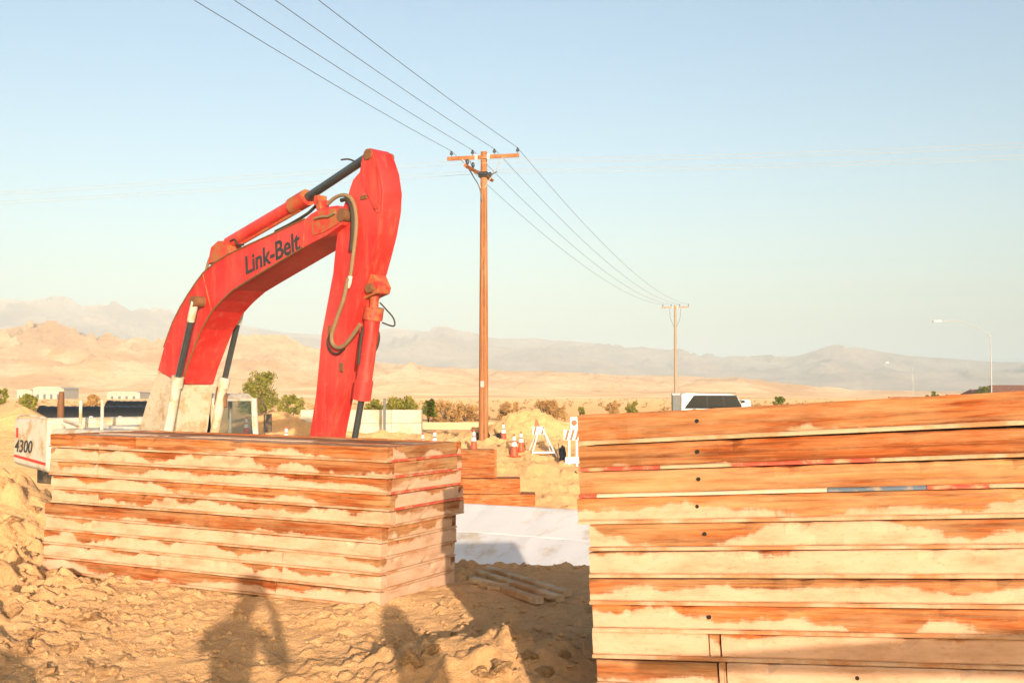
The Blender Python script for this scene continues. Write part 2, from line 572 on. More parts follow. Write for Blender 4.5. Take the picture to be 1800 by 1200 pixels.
def clods(x, y, cell, prob, seed):
    """domed, tilted, angular lumps scattered one per cell"""
    gx_ = np.floor(x / cell).astype(int); gy_ = np.floor(y / cell).astype(int)
    best = np.zeros_like(x)
    hsh = lambda a, b, k: (_VAL[_PERM[(_PERM[(a + k * 37 + seed) & 1023] + b * 1 + k * 11) & 1023]] + 1) / 2
    for dx in (-1, 0, 1):
        for dy in (-1, 0, 1):
            cx = gx_ + dx; cy = gy_ + dy
            px_ = (cx + hsh(cx, cy, 1)) * cell; py_ = (cy + hsh(cx, cy, 2)) * cell
            rad = cell * (0.25 + 0.6 * hsh(cx, cy, 3) ** 2)
            an_ = hsh(cx, cy, 4) * 6.28
            ux = ((x - px_) * np.cos(an_) + (y - py_) * np.sin(an_)) / rad; uy = (-(x - px_) * np.sin(an_) + (y - py_) * np.cos(an_)) / (rad * 0.75)
            d_ = np.maximum(np.maximum(np.abs(ux), np.abs(uy)), (np.abs(ux) + np.abs(uy)) * 0.72)
            hgt = np.clip((1 - d_) * 2.2, 0, 0.75 + 0.35 * ux) * rad * 0.75
            best = np.maximum(best, np.where(hsh(cx, cy, 5) < prob, hgt, 0))
    return best


def ground_h(x, y):
    x = np.asarray(x, float); y = np.asarray(y, float)
    z = ground_base(x, y)
    near = 1 - sstep(11, 20, y)
    mid = 1 - sstep(44, 60, y)
    left = sstep(-2.4, -3.9, x) + 0.4 * np.exp(-(((x + 0.1) / 0.7) ** 2 + ((y - 6.4) / 0.5) ** 2))
    rough = 0.18 + 0.25 * sstep(0.0, 0.35, fbm(x * 0.45 + 3.1, y * 0.45, 3)) + 0.8 * left
    z = z + near * rough * (0.06 * fbm(x * 1.1, y * 1.1, 3) + 0.03 * fbm(x * 4.2, y * 4.2, 3))
    lump = np.clip(fbm(x * 6.5 + 40, y * 6.5, 3) - 0.16, 0, 1)
    z = z + near * rough * 0.16 * lump
    crack = np.clip(ridged(x * 0.9 + 7, y * 1.5 + 3, 3) - 0.84, 0, 1)
    z = z - near * 0.75 * crack * sstep(-0.1, 0.3, fbm(x * 0.6, y * 0.6 + 30, 2))
    z = z + near * 0.010 * fbm(x * 15, y * 15, 3)
    cm_ = near * sstep(3.5, 5, y)
    jx = x + 0.03 * fbm(x * 9, y * 9, 2); jy = y + 0.03 * fbm(x * 9 + 50, y * 9, 2)
    patch = sstep(-0.15, 0.25, fbm(x * 0.9 + 11, y * 0.9 + 4, 3))
    z = z + cm_ * (0.35 + 0.65 * np.clip(left, 0, 1)) * clods(jx, jy, 0.26, 0.45, 3) * np.clip(left + 0.08 * patch, 0, 1)
    z = z + cm_ * clods(jx, jy, 0.11, 0.5, 71) * np.clip(0.75 * left + 0.16 * patch, 0, 1)
    z = z + cm_ * clods(x, y, 0.055, 0.55, 133) * (0.3 + 0.5 * patch)
    far = (1 - near) * mid
    z = z + far * (0.12 * fbm(x * 0.5, y * 0.5, 4) + 0.26 * np.clip(fbm(x * 1.9, y * 1.9, 4), 0, 1))
    z = z + (1 - mid) * sstep(75, 200, y) * 0.25 * fbm(x * 0.03, y * 0.03, 3)
    return z


def gh(x, y):
    return float(ground_h(np.array([x]), np.array([y]))[0])


def onground(px, py):
    d = ray(px, py)
    t = 4.0
    while t < 400:
        p = CAM + d * t
        if p.z <= float(ground_base(np.array([p.x]), np.array([p.y]))[0]):
            return p
        t *= 1.004
    return CAM + d * t


def graded(segs):
    out = [segs[0][0]]
    for a, b, h in segs:
        n = max(1, int(round((b - a) / h)))
        out += list(np.linspace(a, b, n + 1)[1:])
    return np.array(out)


def geo(a, b, n):
    return list(a * (b / a) ** (np.arange(1, n + 1) / n))


ys = np.concatenate([graded([(-9, -1.6, 0.4), (-1.6, 1.6, 0.06), (1.6, 5.2, 0.12), (5.2, 10.4, 0.022), (10.4, 13.5, 0.045), (13.5, 24, 0.2), (24, 44, 0.12), (44, 46, 0.3)]), geo(46, 12000, 90)])
xs_in = graded([(-9, -5.2, 0.12), (-5.2, 1.7, 0.022), (1.7, 5, 0.10), (5, 12, 0.35)])
xs = np.concatenate([-np.array(geo(9, 9000, 60))[::-1], xs_in, geo(12, 9000, 50)])
gx, gy = np.meshgrid(xs, ys)
ground = grid_mesh('ground', gx, gy, ground_h(gx, gy), 'earth')
tag(ground, kind='structure')

road = grid_mesh('road', *np.meshgrid(np.linspace(-160, 260, 60), np.linspace(53, 68, 6)), np.full((6, 60), 0.03), 'asphalt_pale')
tag(road, kind='structure')


# heap of spoil at the foot of the pole
def heap(name, cx, cy, rx, ry, h, seed, n=110):
    u = np.linspace(-1.7, 1.7, n)
    X, Y = np.meshgrid(u * rx, u * ry)
    rr = np.sqrt(u[None, :] ** 2 + u[:, None] ** 2)
    prof = np.clip(1 - rr / 1.45, 0, 1)
    Z = h * (sstep(0, 1, prof) * 0.75 + prof * 0.35)
    Z = Z * (1 + 0.35 * fbm(X * 0.9 + seed, Y * 0.9, 3)) + 0.25 * prof * fbm(X * 2.4 + seed, Y * 2.4, 5, 2.03, 0.6) + 0.2 * np.clip(fbm(X * 5, Y * 5 + seed, 3), 0, 1) * (prof > 0.02)
    Z = Z - 0.12 * (rr > 1.4)
    o = grid_mesh(name, X, Y, Z, 'earth')
    o.location = (cx, cy, 0.0)
    return tag(o, kind='structure')


p = at(932, 760, 42.5)
heap('spoil_heap', p.x, 42.5, 1.9, 1.7, 1.0, 3.0)
p = at(846, 770, 39.5)
heap('spoil_heap', p.x - 0.15, 39.8, 0.75, 0.8, 0.55, 9.0, 40)

# ------------------------------------------------------------------ hills and mountains
def line(pts):
    px = np.array([a for a, b in pts], float); py = np.array([b for a, b in pts], float)
    return lambda x: np.interp(x, px, py)


bad_top = line([(-900, 600), (-300, 590), (0, 585), (60, 582), (105, 584), (150, 596), (250, 612), (330, 604), (420, 600), (520, 610), (640, 640), (760, 648), (900, 658), (1000, 656), (1100, 660), (1200, 661), (1300, 667), (1400, 678), (1500, 686), (1800, 690), (2700, 688)])
mtn_top = line([(-900, 560), (-300, 548), (0, 541), (70, 543), (130, 538), (180, 544), (230, 553), (280, 556), (340, 566), (430, 571), (500, 584), (560, 588), (620, 584), (690, 577), (740, 580), (800, 587), (860, 595), (940, 594), (1000, 603), (1100, 612), (1150, 617), (1200, 622), (1260, 628), (1330, 632), (1400, 628), (1440, 616), (1500, 613), (1540, 619), (1600, 628), (1650, 630), (1720, 635), (1800, 640), (2200, 628), (2700, 640)])


def range_mesh(name, top, r0, r1, mat, nfreq, seed, na=900, nr=170, az0=-45, az1=45, base=0.0, sharp=0.55, calm=0.93):
    az = np.radians(np.linspace(az0, az1, na))
    t = np.linspace(0, 1.25, nr)
    A, T = np.meshgrid(az, t)
    Y = r0 + (r1 - r0) * T
    X = np.tan(A) * Y
    pxs = 900 + F * np.tan(A)
    H = (HZ - top(pxs)) / F * r1 + CAM.z
    shape = np.where(T < 1, sstep(0, 1, T) ** 1.15, 1 - (T - 1) * 1.5)
    sx, sy = X * nfreq, Y * nfreq
    wq = fbm(sx * 0.5 + seed, sy * 0.5, 3)
    rd = ridged(sx + seed + wq, sy * 0.7 + seed + wq, 6, 0.5)
    env = np.clip(T * 3, 0, 1) * np.clip(1 - np.abs(T - 1) * 0.0, 0, 1)
    damp = 1 - calm * np.exp(-((T - 1) / 0.19) ** 2)
    Z = H * shape * (1 + sharp * (rd - 0.45) * damp * env) + base
    Z = Z + H * 0.018 * fbm(X * nfreq * 3.1, Y * nfreq * 3.1 + seed, 4) * env
    Z = np.where(Z > H * 0.98, H * 0.98 + (Z - H * 0.98) * 0.12, Z)
    Z[0, :] = -6
    o = grid_mesh(name, X, Y, Z, mat)
    return tag(o, kind='structure')


range_mesh('hills', bad_top, 560, 1700, 'badland_rock', 1 / 105.0, 2.0, sharp=0.85, calm=0.95)
range_mesh('mountains', mtn_top, 2600, 5200, 'mountain_rock', 1 / 420.0, 8.0, sharp=0.75, calm=0.985)

# ------------------------------------------------------------------ timber mats
def board(name, L, T, D, parent, loc, rz, dust, seed, mat='timber', film=0.0):
    """a timber of length L (local x), thickness D (local y, inwards), height T (local z); its outer face lies at y=0"""
    rnd = random.Random(seed)
    n = max(6, int(L / 0.055))
    prof = [(0.004, 0.0), (0.0, 0.005), (0.0, T * 0.5), (0.0, T - 0.006), (0.005, T), (D - 0.005, T), (D, T - 0.006), (D, 0.005), (D - 0.004, 0.0)]
    vs = []; fs = []
    m = len(prof)
    ph = rnd.random() * 50
    for i in range(n + 1):
        x = L * i / n
        if i == 0: x += rnd.uniform(0, 0.004)
        w1 = 0.0035 * math.sin(x * 2.1 + ph) + rnd.uniform(-0.0012, 0.0012)
        w2 = 0.002 * math.sin(x * 1.3 + ph * 2) + rnd.uniform(-0.0009, 0.0009)
        chip = rnd.uniform(0.004, 0.016) if rnd.random() < 0.10 else 0.0
        chb = rnd.uniform(0.004, 0.012) if rnd.random() < 0.07 else 0.0
        for k, (y, z) in enumerate(prof):
            if k in (3, 4): y += chip; z -= chip * 0.5
            if k in (0, 1): y += chb
            vs.append((x, y + w1 * (1 if y < D / 2 else -0.3), z + (w2 if z > T / 2 else 0) + rnd.uniform(-0.0006, 0.0006)))
    for i in range(n):
        for k in range(m):
            fs.append((i * m + k, (i + 1) * m + k, (i + 1) * m + (k + 1) % m, i * m + (k + 1) % m))
    fs.append(tuple(range(m))); fs.append(tuple(n * m + k for k in reversed(range(m))))
    o = MB().add(vs, fs).build(name, mat, parent)
    o.location = loc; o.rotation_euler = (0, 0, rz)
    o['dust'] = dust
    o['film'] = film
    return o


def panel(L, W, T, dust, seed, splits=(), strips=None, end_strips=None, bolt_holes=(), deck=False, end_dust=None, film=0.15):
    """root at the front left lower corner; local x along the front, y towards the back"""
    rnd = random.Random(seed)
    root = empty('timber_mat')
    sh = T * 0.155                  # lower edge strip
    bd = 0.075
    cuts = [0.0] + sorted(splits) + [L]
    for a, b in zip(cuts[:-1], cuts[1:]):
        g = 0.0025
        board('front_board', b - a - 2 * g, T - sh - 0.004, bd, root, (a + g, rnd.uniform(0, 0.004), sh), 0, dust + rnd.uniform(-0.35, 0.35), rnd.random(), film=film)
    board('back_board', L, T - sh - 0.004, bd, root, (L, W, sh), math.pi, dust, rnd.random())
    ed = dust if end_dust is None else end_dust
    board('end_board', W - 2 * bd - 0.004, T - sh - 0.004, bd, root, (L - 0.001, bd + 0.002, sh), math.pi / 2, ed, rnd.random(), film=0.5)
    board('end_board', W - 2 * bd - 0.004, T - sh - 0.004, bd, root, (0.001, W - bd - 0.002, sh), -math.pi / 2, ed, rnd.random())
    # front posts closing the corners of the end faces
    # lower edge battens
    for a, b, mat in (strips or [(0, L, 'strip_pale')]):
        s = MB(); pr = -0.007
        n = max(2, int((b - a) / 0.12)); rr = random.Random(seed + a)
        vs = []; fs = []
        for i in range(n + 1):
            x = a + 0.001 + (b - a - 0.002) * i / n
            dz = rr.uniform(-0.0012, 0.0012)
            for y, z in ((pr, 0.002), (pr, sh - 0.006 + dz), (pr + 0.006, sh - 0.001 + dz), (0.06, sh - 0.001), (0.06, 0.002)):
                vs.append((x, y, z))
        for i in range(n):
            for k in range(5):
                fs.append((i * 5 + k, (i + 1) * 5 + k, (i + 1) * 5 + (k + 1) % 5, i * 5 + (k + 1) % 5))
        fs.append((0, 1, 2, 3, 4)); fs.append(tuple(n * 5 + k for k in (4, 3, 2, 1, 0)))
        s.add(vs, fs)
        s.build('edge_strip', mat, root)
    s = MB()
    s.box(L - 0.055, L + 0.006, 0.062, W - 0.004, 0.002, sh - 0.001)
    s.build('edge_strip', end_strips or 'strip_pale', root)
    MB().box(-0.006, 0.055, 0.062, W - 0.004, 0.002, sh - 0.001).build('edge_strip', 'strip_pale', root)
    for bx_ in bolt_holes:
        MB().tube([(bx_, -0.003, T * 0.6), (bx_, 0.03, T * 0.6)], 0.0085, 8).build('bolt', 'hole_dark', root)  # dark disc painting in the shade inside a bolt hole
    if deck:
        yy = bd + 0.004; k = 0
        n = 5; wd = (W - 2 * bd - 0.008) / n
        for k in range(n):
            o = MB().box(0, L - 2 * bd - 0.01, 0.003, wd - 0.003, 0, 0.05).build('deck_plank', 'timber', root, bevel=0.003)
            o.location = (bd + 0.005, yy + wd * k, T - 0.056 - 0.004 + rnd.uniform(-0.004, 0.002)); o['dust'] = 0.5
    else:
        MB().box(bd + 0.004, L - bd - 0.004, bd + 0.004, W - bd - 0.004, 0.03, T - 0.02).build('deck', 'plank_old', root)
    return root


ORD = ['topmost', 'second', 'third', 'fourth', 'fifth', 'sixth', 'seventh', 'eighth', 'ninth', 'tenth', 'eleventh', 'bottom']
# --- the left stack
T = 0.11
LC = Vector((-0.846, 7.80)); LL = Vector((-3.71, 9.17))
vec = (LC - LL); Llen = vec.length; ang = math.atan2(vec.y, vec.x)
WL = 1.07
tiltL = math.atan2(1.27 - 1.317, Llen)
baseL = 1.317 - 10 * T
look_l = ['almost bare orange boards', 'mud streaks on its front', 'thick mud along the front middle', 'half bare front board', 'dark orange band', 'a step out below it at the ends', 'a shadowed gap under the corner', 'mostly caked with mud', 'the shadow of the hat across it', 'resting in the sand']
dl = [-0.25, 0.35, 0.5, 0.30, 0.35, -0.1, 0.65, 0.65, 0.65, 0.7]
for i in range(10):
    k = 9 - i                                        # layer from the ground
    low = i >= 5
    rnd = random.Random(100 + i)
    sp = {0: [0.9], 1: [0.52], 2: [0.52], 4: [0.5], 6: [0.5], 8: [2.35], 7: [2.35], 9: [2.3]}.get(i, [])
    pn = panel(Llen, WL, T, dl[i], 100 + i, sp, None, 'strip_red' if i < 4 else 'strip_pale', (), deck=(i == 0), end_dust=[0.0, 0.1, 0.3, 0.7, 0.3, 0.7, 0.8, 1.6, 1.7, 1.8][i])
    off = (-0.055 if low else 0.0) + rnd.uniform(-0.012, 0.012)
    d = Vector((math.cos(ang), math.sin(ang)))
    nrm = Vector((-d.y, d.x))
    o2 = LL + d * off + nrm * rnd.uniform(-0.012, 0.012)
    pn.location = (o2.x, o2.y, baseL + k * T)
    pn.rotation_euler = (0, -tiltL, ang + R(rnd.uniform(-0.25, 0.25)))
    nm = ORD[i] if i < 9 else 'bottom'
    tag(pn, ('%s timber mat%s of the stack in front of the red excavator' % (nm, '' if i in (0, 9) else ' from the top')), 'timber mat', 'timber mats stacked in front of the excavator')

# --- the right stack
RL = Vector((0.33, 4.87)); RR = Vector((1.91, 4.25))
vec = (RR - RL).normalized(); angr = math.atan2(vec.y, vec.x)
LR = 3.2
tiltR = math.atan2(0.095, 1.70)
TR = 0.112
dr = [-0.1, -0.75, -0.35, -0.15, 0.5, 0.65, 0.95, 0.45, 0.65, 0.6, 0.75, 0.8]
strips = {0: [(0, LR, 'strip_pale')],
          1: [(0, 0.36, 'strip_red'), (0.36, 0.66, 'strip_pale'), (0.66, 1.22, 'strip_red'), (1.22, LR, 'strip_pale')],
          2: [(0, 0.08, 'strip_red'), (0.08, 1.03, 'strip_white'), (1.03, 1.40, 'strip_blue'), (1.40, 1.62, 'strip_red'), (1.62, LR, 'strip_pale')],
          3: [(0, LR, 'strip_pale')]}
paint = {1: ', red paint below', 2: ', blue and red paint below'}
for i in range(12):
    rnd = random.Random(300 + i)
    sp = {8: [0.50, 0.545], 9: [0.515, 0.55], 10: [0.52, 0.555]}.get(i, [])
    bl = {0: [0.52], 1: [0.52], 2: [0.52], 3: [0.52], 4: [0.50], 7: [0.50], 9: [1.06], 10: [1.08]}.get(i, [])
    pn = panel(LR, 1.07, TR + (0.021 if i == 0 else 0.0), dr[i], 300 + i, sp, strips.get(i), None, bl, deck=(i == 0), film=[0.35, 0.05, 0.75, 0.5, 0.4][i] if i < 5 else 0.3)
    d = vec; nrm = Vector((-d.y, d.x))
    off = (-0.05 if i < 4 else (0.0 if i < 7 else (0.012 if i < 9 else 0.035))) + rnd.uniform(-0.004, 0.004)
    o2 = RL + d * off + nrm * rnd.uniform(-0.006, 0.006)
    ztop = 1.52 + off * math.tan(tiltR)
    pn.location = (o2.x, o2.y, ztop - (i + 1) * TR)
    pn.rotation_euler = (0, -tiltR - (R(0.22) if i == 0 else 0), angr + R(rnd.uniform(-0.15, 0.15)))
    nm = ORD[i]
    tag(pn, ('%s timber mat%s of the right-hand stack%s' % (nm, '' if i in (0, 11) else ' from the top', paint.get(i, ''))), 'timber mat', 'timber mats stacked at the right edge')

# ------------------------------------------------------------------ pale panels, far timbers, loose planks
pa_ = at(815, 888, 20.6); pb_ = at(1035, 905, 19.3)
A = Vector((pa_.x, pa_.y)); B = Vector((pb_.x, pb_.y))
dv = (B - A).normalized(); an = math.atan2(dv.y, dv.x)
st = A - dv * 1.8
for prof_, lab in (([(0, -1.5), (0.0, -1.40), (0.03, -1.36), (0.99, -0.965), (0.995, -1.5)], 'lower pale slab sloping up between the two timber stacks'), ([(1.0, -1.5), (1.0, -0.985), (1.03, -0.955), (1.95, -0.545), (2.0, -0.54), (2.2, -0.56), (2.2, -1.5)], 'upper pale slab behind the lower one between the two timber stacks')):
    n = 24; Lp = 6.4; m_ = len(prof_)
    rr = random.Random(len(prof_))
    vs = []; fs = []
    for i in range(n + 1):
        jz = rr.uniform(-.008, .008)
        for k, (y, z) in enumerate(prof_):
            vs.append((Lp * i / n, y + (rr.uniform(-.006, .006) if z > -1.45 else 0), z + (jz if z > -1.45 else 0)))
    for i in range(n):
        for k in range(m_):
            fs.append((i * m_ + k, (i + 1) * m_ + k, (i + 1) * m_ + (k + 1) % m_, i * m_ + (k + 1) % m_))
    fs.append(tuple(range(m_))); fs.append(tuple(n * m_ + k for k in reversed(range(m_))))
    o = MB().add(vs, fs).build('concrete_slab', 'white_panel', None)
    o.location = (st.x, st.y, 0); o.rotation_euler = (0, 0, an)
    tag(o, lab, 'slab', 'pale slabs')

zf = 0.0
Yb = 28.5
for i, (pxr, py0, py1, lab, nm) in enumerate(((941, 893, 868.5, 'long low orange timber beam at the bottom of the far pile', 'timber_beam'), (914, 868, 841, 'shorter orange timber beam on top of the long low one', 'timber_beam'), (873, 840, 790, 'square wooden box on top of the far timber beams', 'wooden_box'))):
    p0 = at(pxr, py0, Yb); p1 = at(pxr, py1, Yb)
    Ln = 4.0 if nm == 'timber_beam' else 1.9
    root = empty(nm, (p0.x - Ln, Yb, p0.z))
    if nm == 'timber_beam':
        bo = board('beam', Ln, p1.z - p0.z - 0.004, 0.8, root, (0, 0, 0), 0, -0.5 - 0.3 * i, 40 + i)
        MB().box(Ln + 0.0015, Ln + 0.012, 0.03, 0.77, 0.02, p1.z - p0.z - 0.03).build('end_cap', 'plank_old', root)
    else:
        h_ = p1.z - p0.z
        for q in range(3):
            o = board('side_board', Ln - 0.06, h_ / 3 - 0.004, 0.04, root, (0, 0, q * h_ / 3), 0, -0.8, 50 + q)
        o = MB().box(Ln - 0.058, Ln, -0.012, 0.05, 0, h_).build('corner_post', 'timber', root, bevel=0.004); o['dust'] = -0.5
        o = MB().box(0, Ln - 0.06, 0.05, 0.62, 0.01, h_ - 0.01).build('box_body', 'timber', root, bevel=0.004); o['dust'] = 0.2
    tag(root, lab, 'wooden box' if nm == 'wooden_box' else 'timber beam', None)

# loose planks in the shade between the stacks
for i, (pa, pb, z, lab) in enumerate((((850, 1006), (990, 1050), 0.17, 'farthest of three loose planks lying in the shade between the stacks'), ((832, 1012), (978, 1058), 0.17, 'middle one of three loose planks lying in the shade between the stacks'), ((820, 1022), (940, 1062), 0.17, 'nearest of three loose planks lying in the shade between the stacks'))):
    a = onz(pa[0], pa[1], z); b = onz(pb[0], pb[1], z)
    dv2 = (b - a); L_ = dv2.length
    zz = max(gh(a.x + dv2.x * t / 8, a.y + dv2.y * t / 8) for t in range(9)) - 0.012
    o = board('loose_plank', L_, 0.045, 0.07, None, (a.x, a.y, zz), math.atan2(dv2.y, dv2.x), 0.2, 70 + i, 'plank_old')
    tag(o, lab, 'plank', 'loose planks between the stacks')
for i in range(3):
    a = onz(824 + 16 * i, 1030 + 7 * i, 0.16)
    rz_o = R(-48 + 22 * i); L_ = 0.26 - 0.03 * i
    zz = max(gh(a.x + math.cos(rz_o) * L_ * t / 4, a.y + math.sin(rz_o) * L_ * t / 4) for t in range(5)) - 0.008
    o = board('timber_offcut', L_, 0.035, 0.06, None, (a.x, a.y, zz), rz_o, 0.1, 90 + i, 'plank_old')
    tag(o, '%s short timber offcut lying behind the corner of the left stack' % ['leftmost', 'middle', 'rightmost'][i], 'offcut', 'offcuts behind the left stack')

# ------------------------------------------------------------------ excavator
EO = Vector((-6.45, 21.5)); EA = R(-42)
EH = Vector((math.cos(EA), math.sin(EA))); EN = Vector((-EH.y, EH.x))
EZ = -1.42
exc = empty('excavator', (EO.x, EO.y, EZ), EA)
tag(exc, 'red and cream crawler excavator with its arm raised behind the timber stack', 'excavator')


def U(px, py, off):
    d = ray(px, py)
    dn = d.x * EN.x + d.y * EN.y
    cn = (CAM.x - EO.x) * EN.x + (CAM.y - EO.y) * EN.y
    t = (off - cn) / dn
    p = CAM + d * t
    return ((p.x - EO.x) * EH.x + (p.y - EO.y) * EH.y, p.z - EZ)


BW = 0.33
up_red = [(277, 651), (288, 610), (303, 568), (317, 540), (331, 517), (345, 496), (357, 480), (379, 461), (400, 448), (440, 429), (480, 411), (536, 385), (546, 376), (566, 365), (592, 361), (603, 366), (606, 379), (600, 395)]
lo_red = [(573, 414), (533, 435), (480, 467), (440, 491), (411, 509), (390, 528), (373, 547), (355, 578), (343, 608), (328, 648), (320, 675)]
boom = MB().prism([U(x, y, -BW) for x, y in up_red + lo_red], -BW, BW).build('boom', 'red_paint', exc, bevel=0.012)
lowp = [(277, 652.5), (320, 676.5), (311, 749), (300, 815), (262, 832), (228, 812), (245, 752), (256, 712)]
MB().prism([U(x, y, -BW) for x, y in lowp], -BW + 0.002, BW - 0.002).build('boom_base', 'boom_primer', exc, bevel=0.012)
# nose plates and pivot
pv = U(601, 378, -BW)
MB().tube([(pv[0], -BW - 0.025, pv[1]), (pv[0], BW + 0.025, pv[1])], 0.105, 16).build('pivot_pin', 'rust_steel', exc, True)
nose = [(547, 384), (566, 371), (590, 366), (598, 392), (570, 409), (551, 414)]
MB().prism([U(x, y, -BW) for x, y in nose], -BW - 0.018, -BW - 0.002).build('nose_plate', 'red_paint_worn', exc, bevel=0.006)
for seam in (up_red[1:12], lo_red[1:]):
    sm = [(U(x, y, -BW)[0], -BW - 0.004, U(x, y, -BW)[1]) for x, y in seam]
    MB().tube(sm, 0.016, 6).build('weld_seam', 'rust_steel', exc, True)
for x0_, y0_, x1_, y1_ in ((536, 387, 533, 433), (357, 482, 372, 546)):
    a_ = U(x0_, y0_, -BW); b_2 = U(x1_, y1_, -BW)
    MB().tube([(a_[0], -BW - 0.003, a_[1]), (b_2[0], -BW - 0.003, b_2[1])], 0.012, 6).build('weld_seam', 'red_paint_worn', exc, True)
SW = 0.2
st_l = [(640, 266), (634, 286), (632, 302), (620, 316), (615, 330), (611, 345), (604, 360), (598, 378), (594, 400), (590, 430), (585, 480), (565, 587), (555, 693), (544, 765), (538, 815), (534, 850)]
st_r = [(557, 850), (563, 815), (574, 765), (597, 650), (622, 560), (643, 490), (654, 450), (664, 410), (671, 370), (673, 335), (668, 300), (657, 266), (649, 260)]
MB().prism([U(x, y, -SW) for x, y in st_l + st_r], -SW, SW).build('stick', 'red_paint', exc, bevel=0.014)
dbl = [(649, 262), (641, 268), (636, 287), (637, 310), (643, 335), (652, 352), (663, 375), (668, 374), (670, 340), (666, 303), (656, 268)]
MB().prism([U(x, y, -SW) for x, y in dbl], -SW - 0.02, -SW - 0.001).build('cheek_plate', 'red_paint', exc, bevel=0.006)
for x, y, r_, nm in ((649, 272, 0.085, 'pin_boss'), (664, 363, 0.045, 'pin_boss')):
    q = U(x, y, -SW)
    MB().tube([(q[0], -SW - 0.045, q[1]), (q[0], SW + 0.045, q[1])], r_, 14).build(nm, 'rust_steel' if r_ > 0.08 else 'red_paint_worn', exc, True)
# rusty brackets and scuffs bolted on the stick
for (x, y, wd, hg) in ((640, 347, 0.16, 0.07), (580, 583, 0.07, 0.2), (601, 645, 0.1, 0.14)):
    q = U(x, y, -SW)
    MB().box(q[0] - wd / 2, q[0] + wd / 2, -SW - 0.02, -SW - 0.001, q[1] - hg / 2, q[1] + hg / 2).build('bracket', 'rust_steel', exc, bevel=0.01)


def cyl(off, pts, r, mat, name, n=14):
    return MB().tube([(U(x, y, off)[0], off, U(x, y, off)[1]) for x, y in pts], r, n).build(name, mat, exc, True)


# boom cylinders, near and far
CO = -BW - 0.16
c_top = U(343, 530, CO); c_mid = U(312, 668, CO); c_bot = U(294, 768, CO)
for off in (CO, -CO):
    rod = MB().tube([(c_top[0], off, c_top[1]), (c_mid[0], off, c_mid[1])], 0.055, 14).build('cylinder_rod', 'chrome', exc, True)
    e1 = Vector((c_bot[0] - c_mid[0], 0, c_bot[1] - c_mid[1]))
    br = MB().tube([(c_mid[0], off, c_mid[1]), (c_mid[0] + e1.x * 2.0, off, c_mid[1] + e1.z * 2.0)], 0.088, 14)
    br.build('cylinder_barrel', 'cream_paint', exc, True)
    MB().tube([(c_mid[0] - e1.x * 0.06, off, c_mid[1] - e1.z * 0.06), (c_mid[0] + e1.x * 0.12, off, c_mid[1] + e1.z * 0.12)], 0.112, 14).build('cylinder_head', 'cream_paint', exc, True)
    k = 0.25
    a_ = Vector((c_top[0], off, c_top[1])); b2 = a_.lerp(Vector((c_mid[0], off, c_mid[1])), k)
    MB().tube([a_, b2], 0.07, 12).build('rod_sleeve', 'cream_paint', exc, True)
MB().tube([(c_top[0], CO - 0.06, c_top[1]), (c_top[0], -CO + 0.06, c_top[1])], 0.10, 14).build('boom_cylinder_pin', 'rust_steel', exc, True)

# stick cylinder on top of the boom
cyl(0.0, [(402, 428), (532, 352)], 0.112, 'red_paint', 'stick_cylinder_barrel')
cyl(0.0, [(514, 363), (541, 347)], 0.145, 'red_paint_worn', 'stick_cylinder_head')
cyl(0.0, [(540, 347.5), (650, 274)], 0.072, 'chrome', 'stick_cylinder_rod')
cyl(0.0, [(420, 431), (528, 369)], 0.03, 'red_paint_worn', 'oil_pipe', 8)
cl = [(378, 466), (384, 436), (396, 425), (408, 425), (416, 440), (418, 452)]
MB().prism([U(x, y, 0) for x, y in cl], -0.16, 0.16).build('cylinder_clevis', 'red_paint_worn', exc, bevel=0.01)
# bucket cylinder on the outside of the stick
bc0 = (656, 505); bc1 = (639, 690)
cyl(0.0, [(657, 545), (637, 692)], 0.125, 'red_paint', 'bucket_cylinder_barrel')
cyl(0.0, [(658, 540), (655, 562)], 0.155, 'red_paint_worn', 'bucket_cylinder_head')
cyl(0.0, [(640, 668), (635, 702)], 0.15, 'red_paint', 'bucket_cylinder_cap')
cyl(0.0, [(636, 700), (620, 790)], 0.052, 'chrome', 'bucket_cylinder_rod')
cyl(0.0, [(660, 500), (657, 545)], 0.07, 'red_paint_worn', 'cylinder_eye')
bk = [(640, 480), (668, 484), (677, 505), (674, 516), (660, 522), (645, 530)]
MB().prism([U(x, y, 0) for x, y in bk], -0.13, 0.13).build('cylinder_mount', 'red_paint_worn', exc, bevel=0.01)
q = U(664, 508, 0)
MB().tube([(q[0], -0.2, q[1]), (q[0], 0.2, q[1])], 0.075, 12).build('mount_pin', 'rust_steel', exc, True)


def smooth_path(pts, n=8):
    out = []
    P = [Vector(p) for p in pts]
    for i in range(len(P) - 1):
        p0, p1, p2, p3 = P[max(i - 1, 0)], P[i], P[i + 1], P[min(i + 2, len(P) - 1)]
        for k in range(n):
            t = k / n
            out.append(0.5 * ((2 * p1) + (p2 - p0) * t + (2 * p0 - 5 * p1 + 4 * p2 - p3) * t * t + (3 * p1 - p0 - 3 * p2 + p3) * t ** 3))
    out.append(P[-1])
    return out


def hose(pts, off, r, mat='hose', nm='hose'):
    o3 = off if isinstance(off, (list, tuple)) else [off] * len(pts)
    P3 = [(U(x, y, o)[0], o, U(x, y, o)[1]) for (x, y), o in zip(pts, o3)]
    return MB().tube(smooth_path(P3), r, 8).build(nm, mat, exc, True)


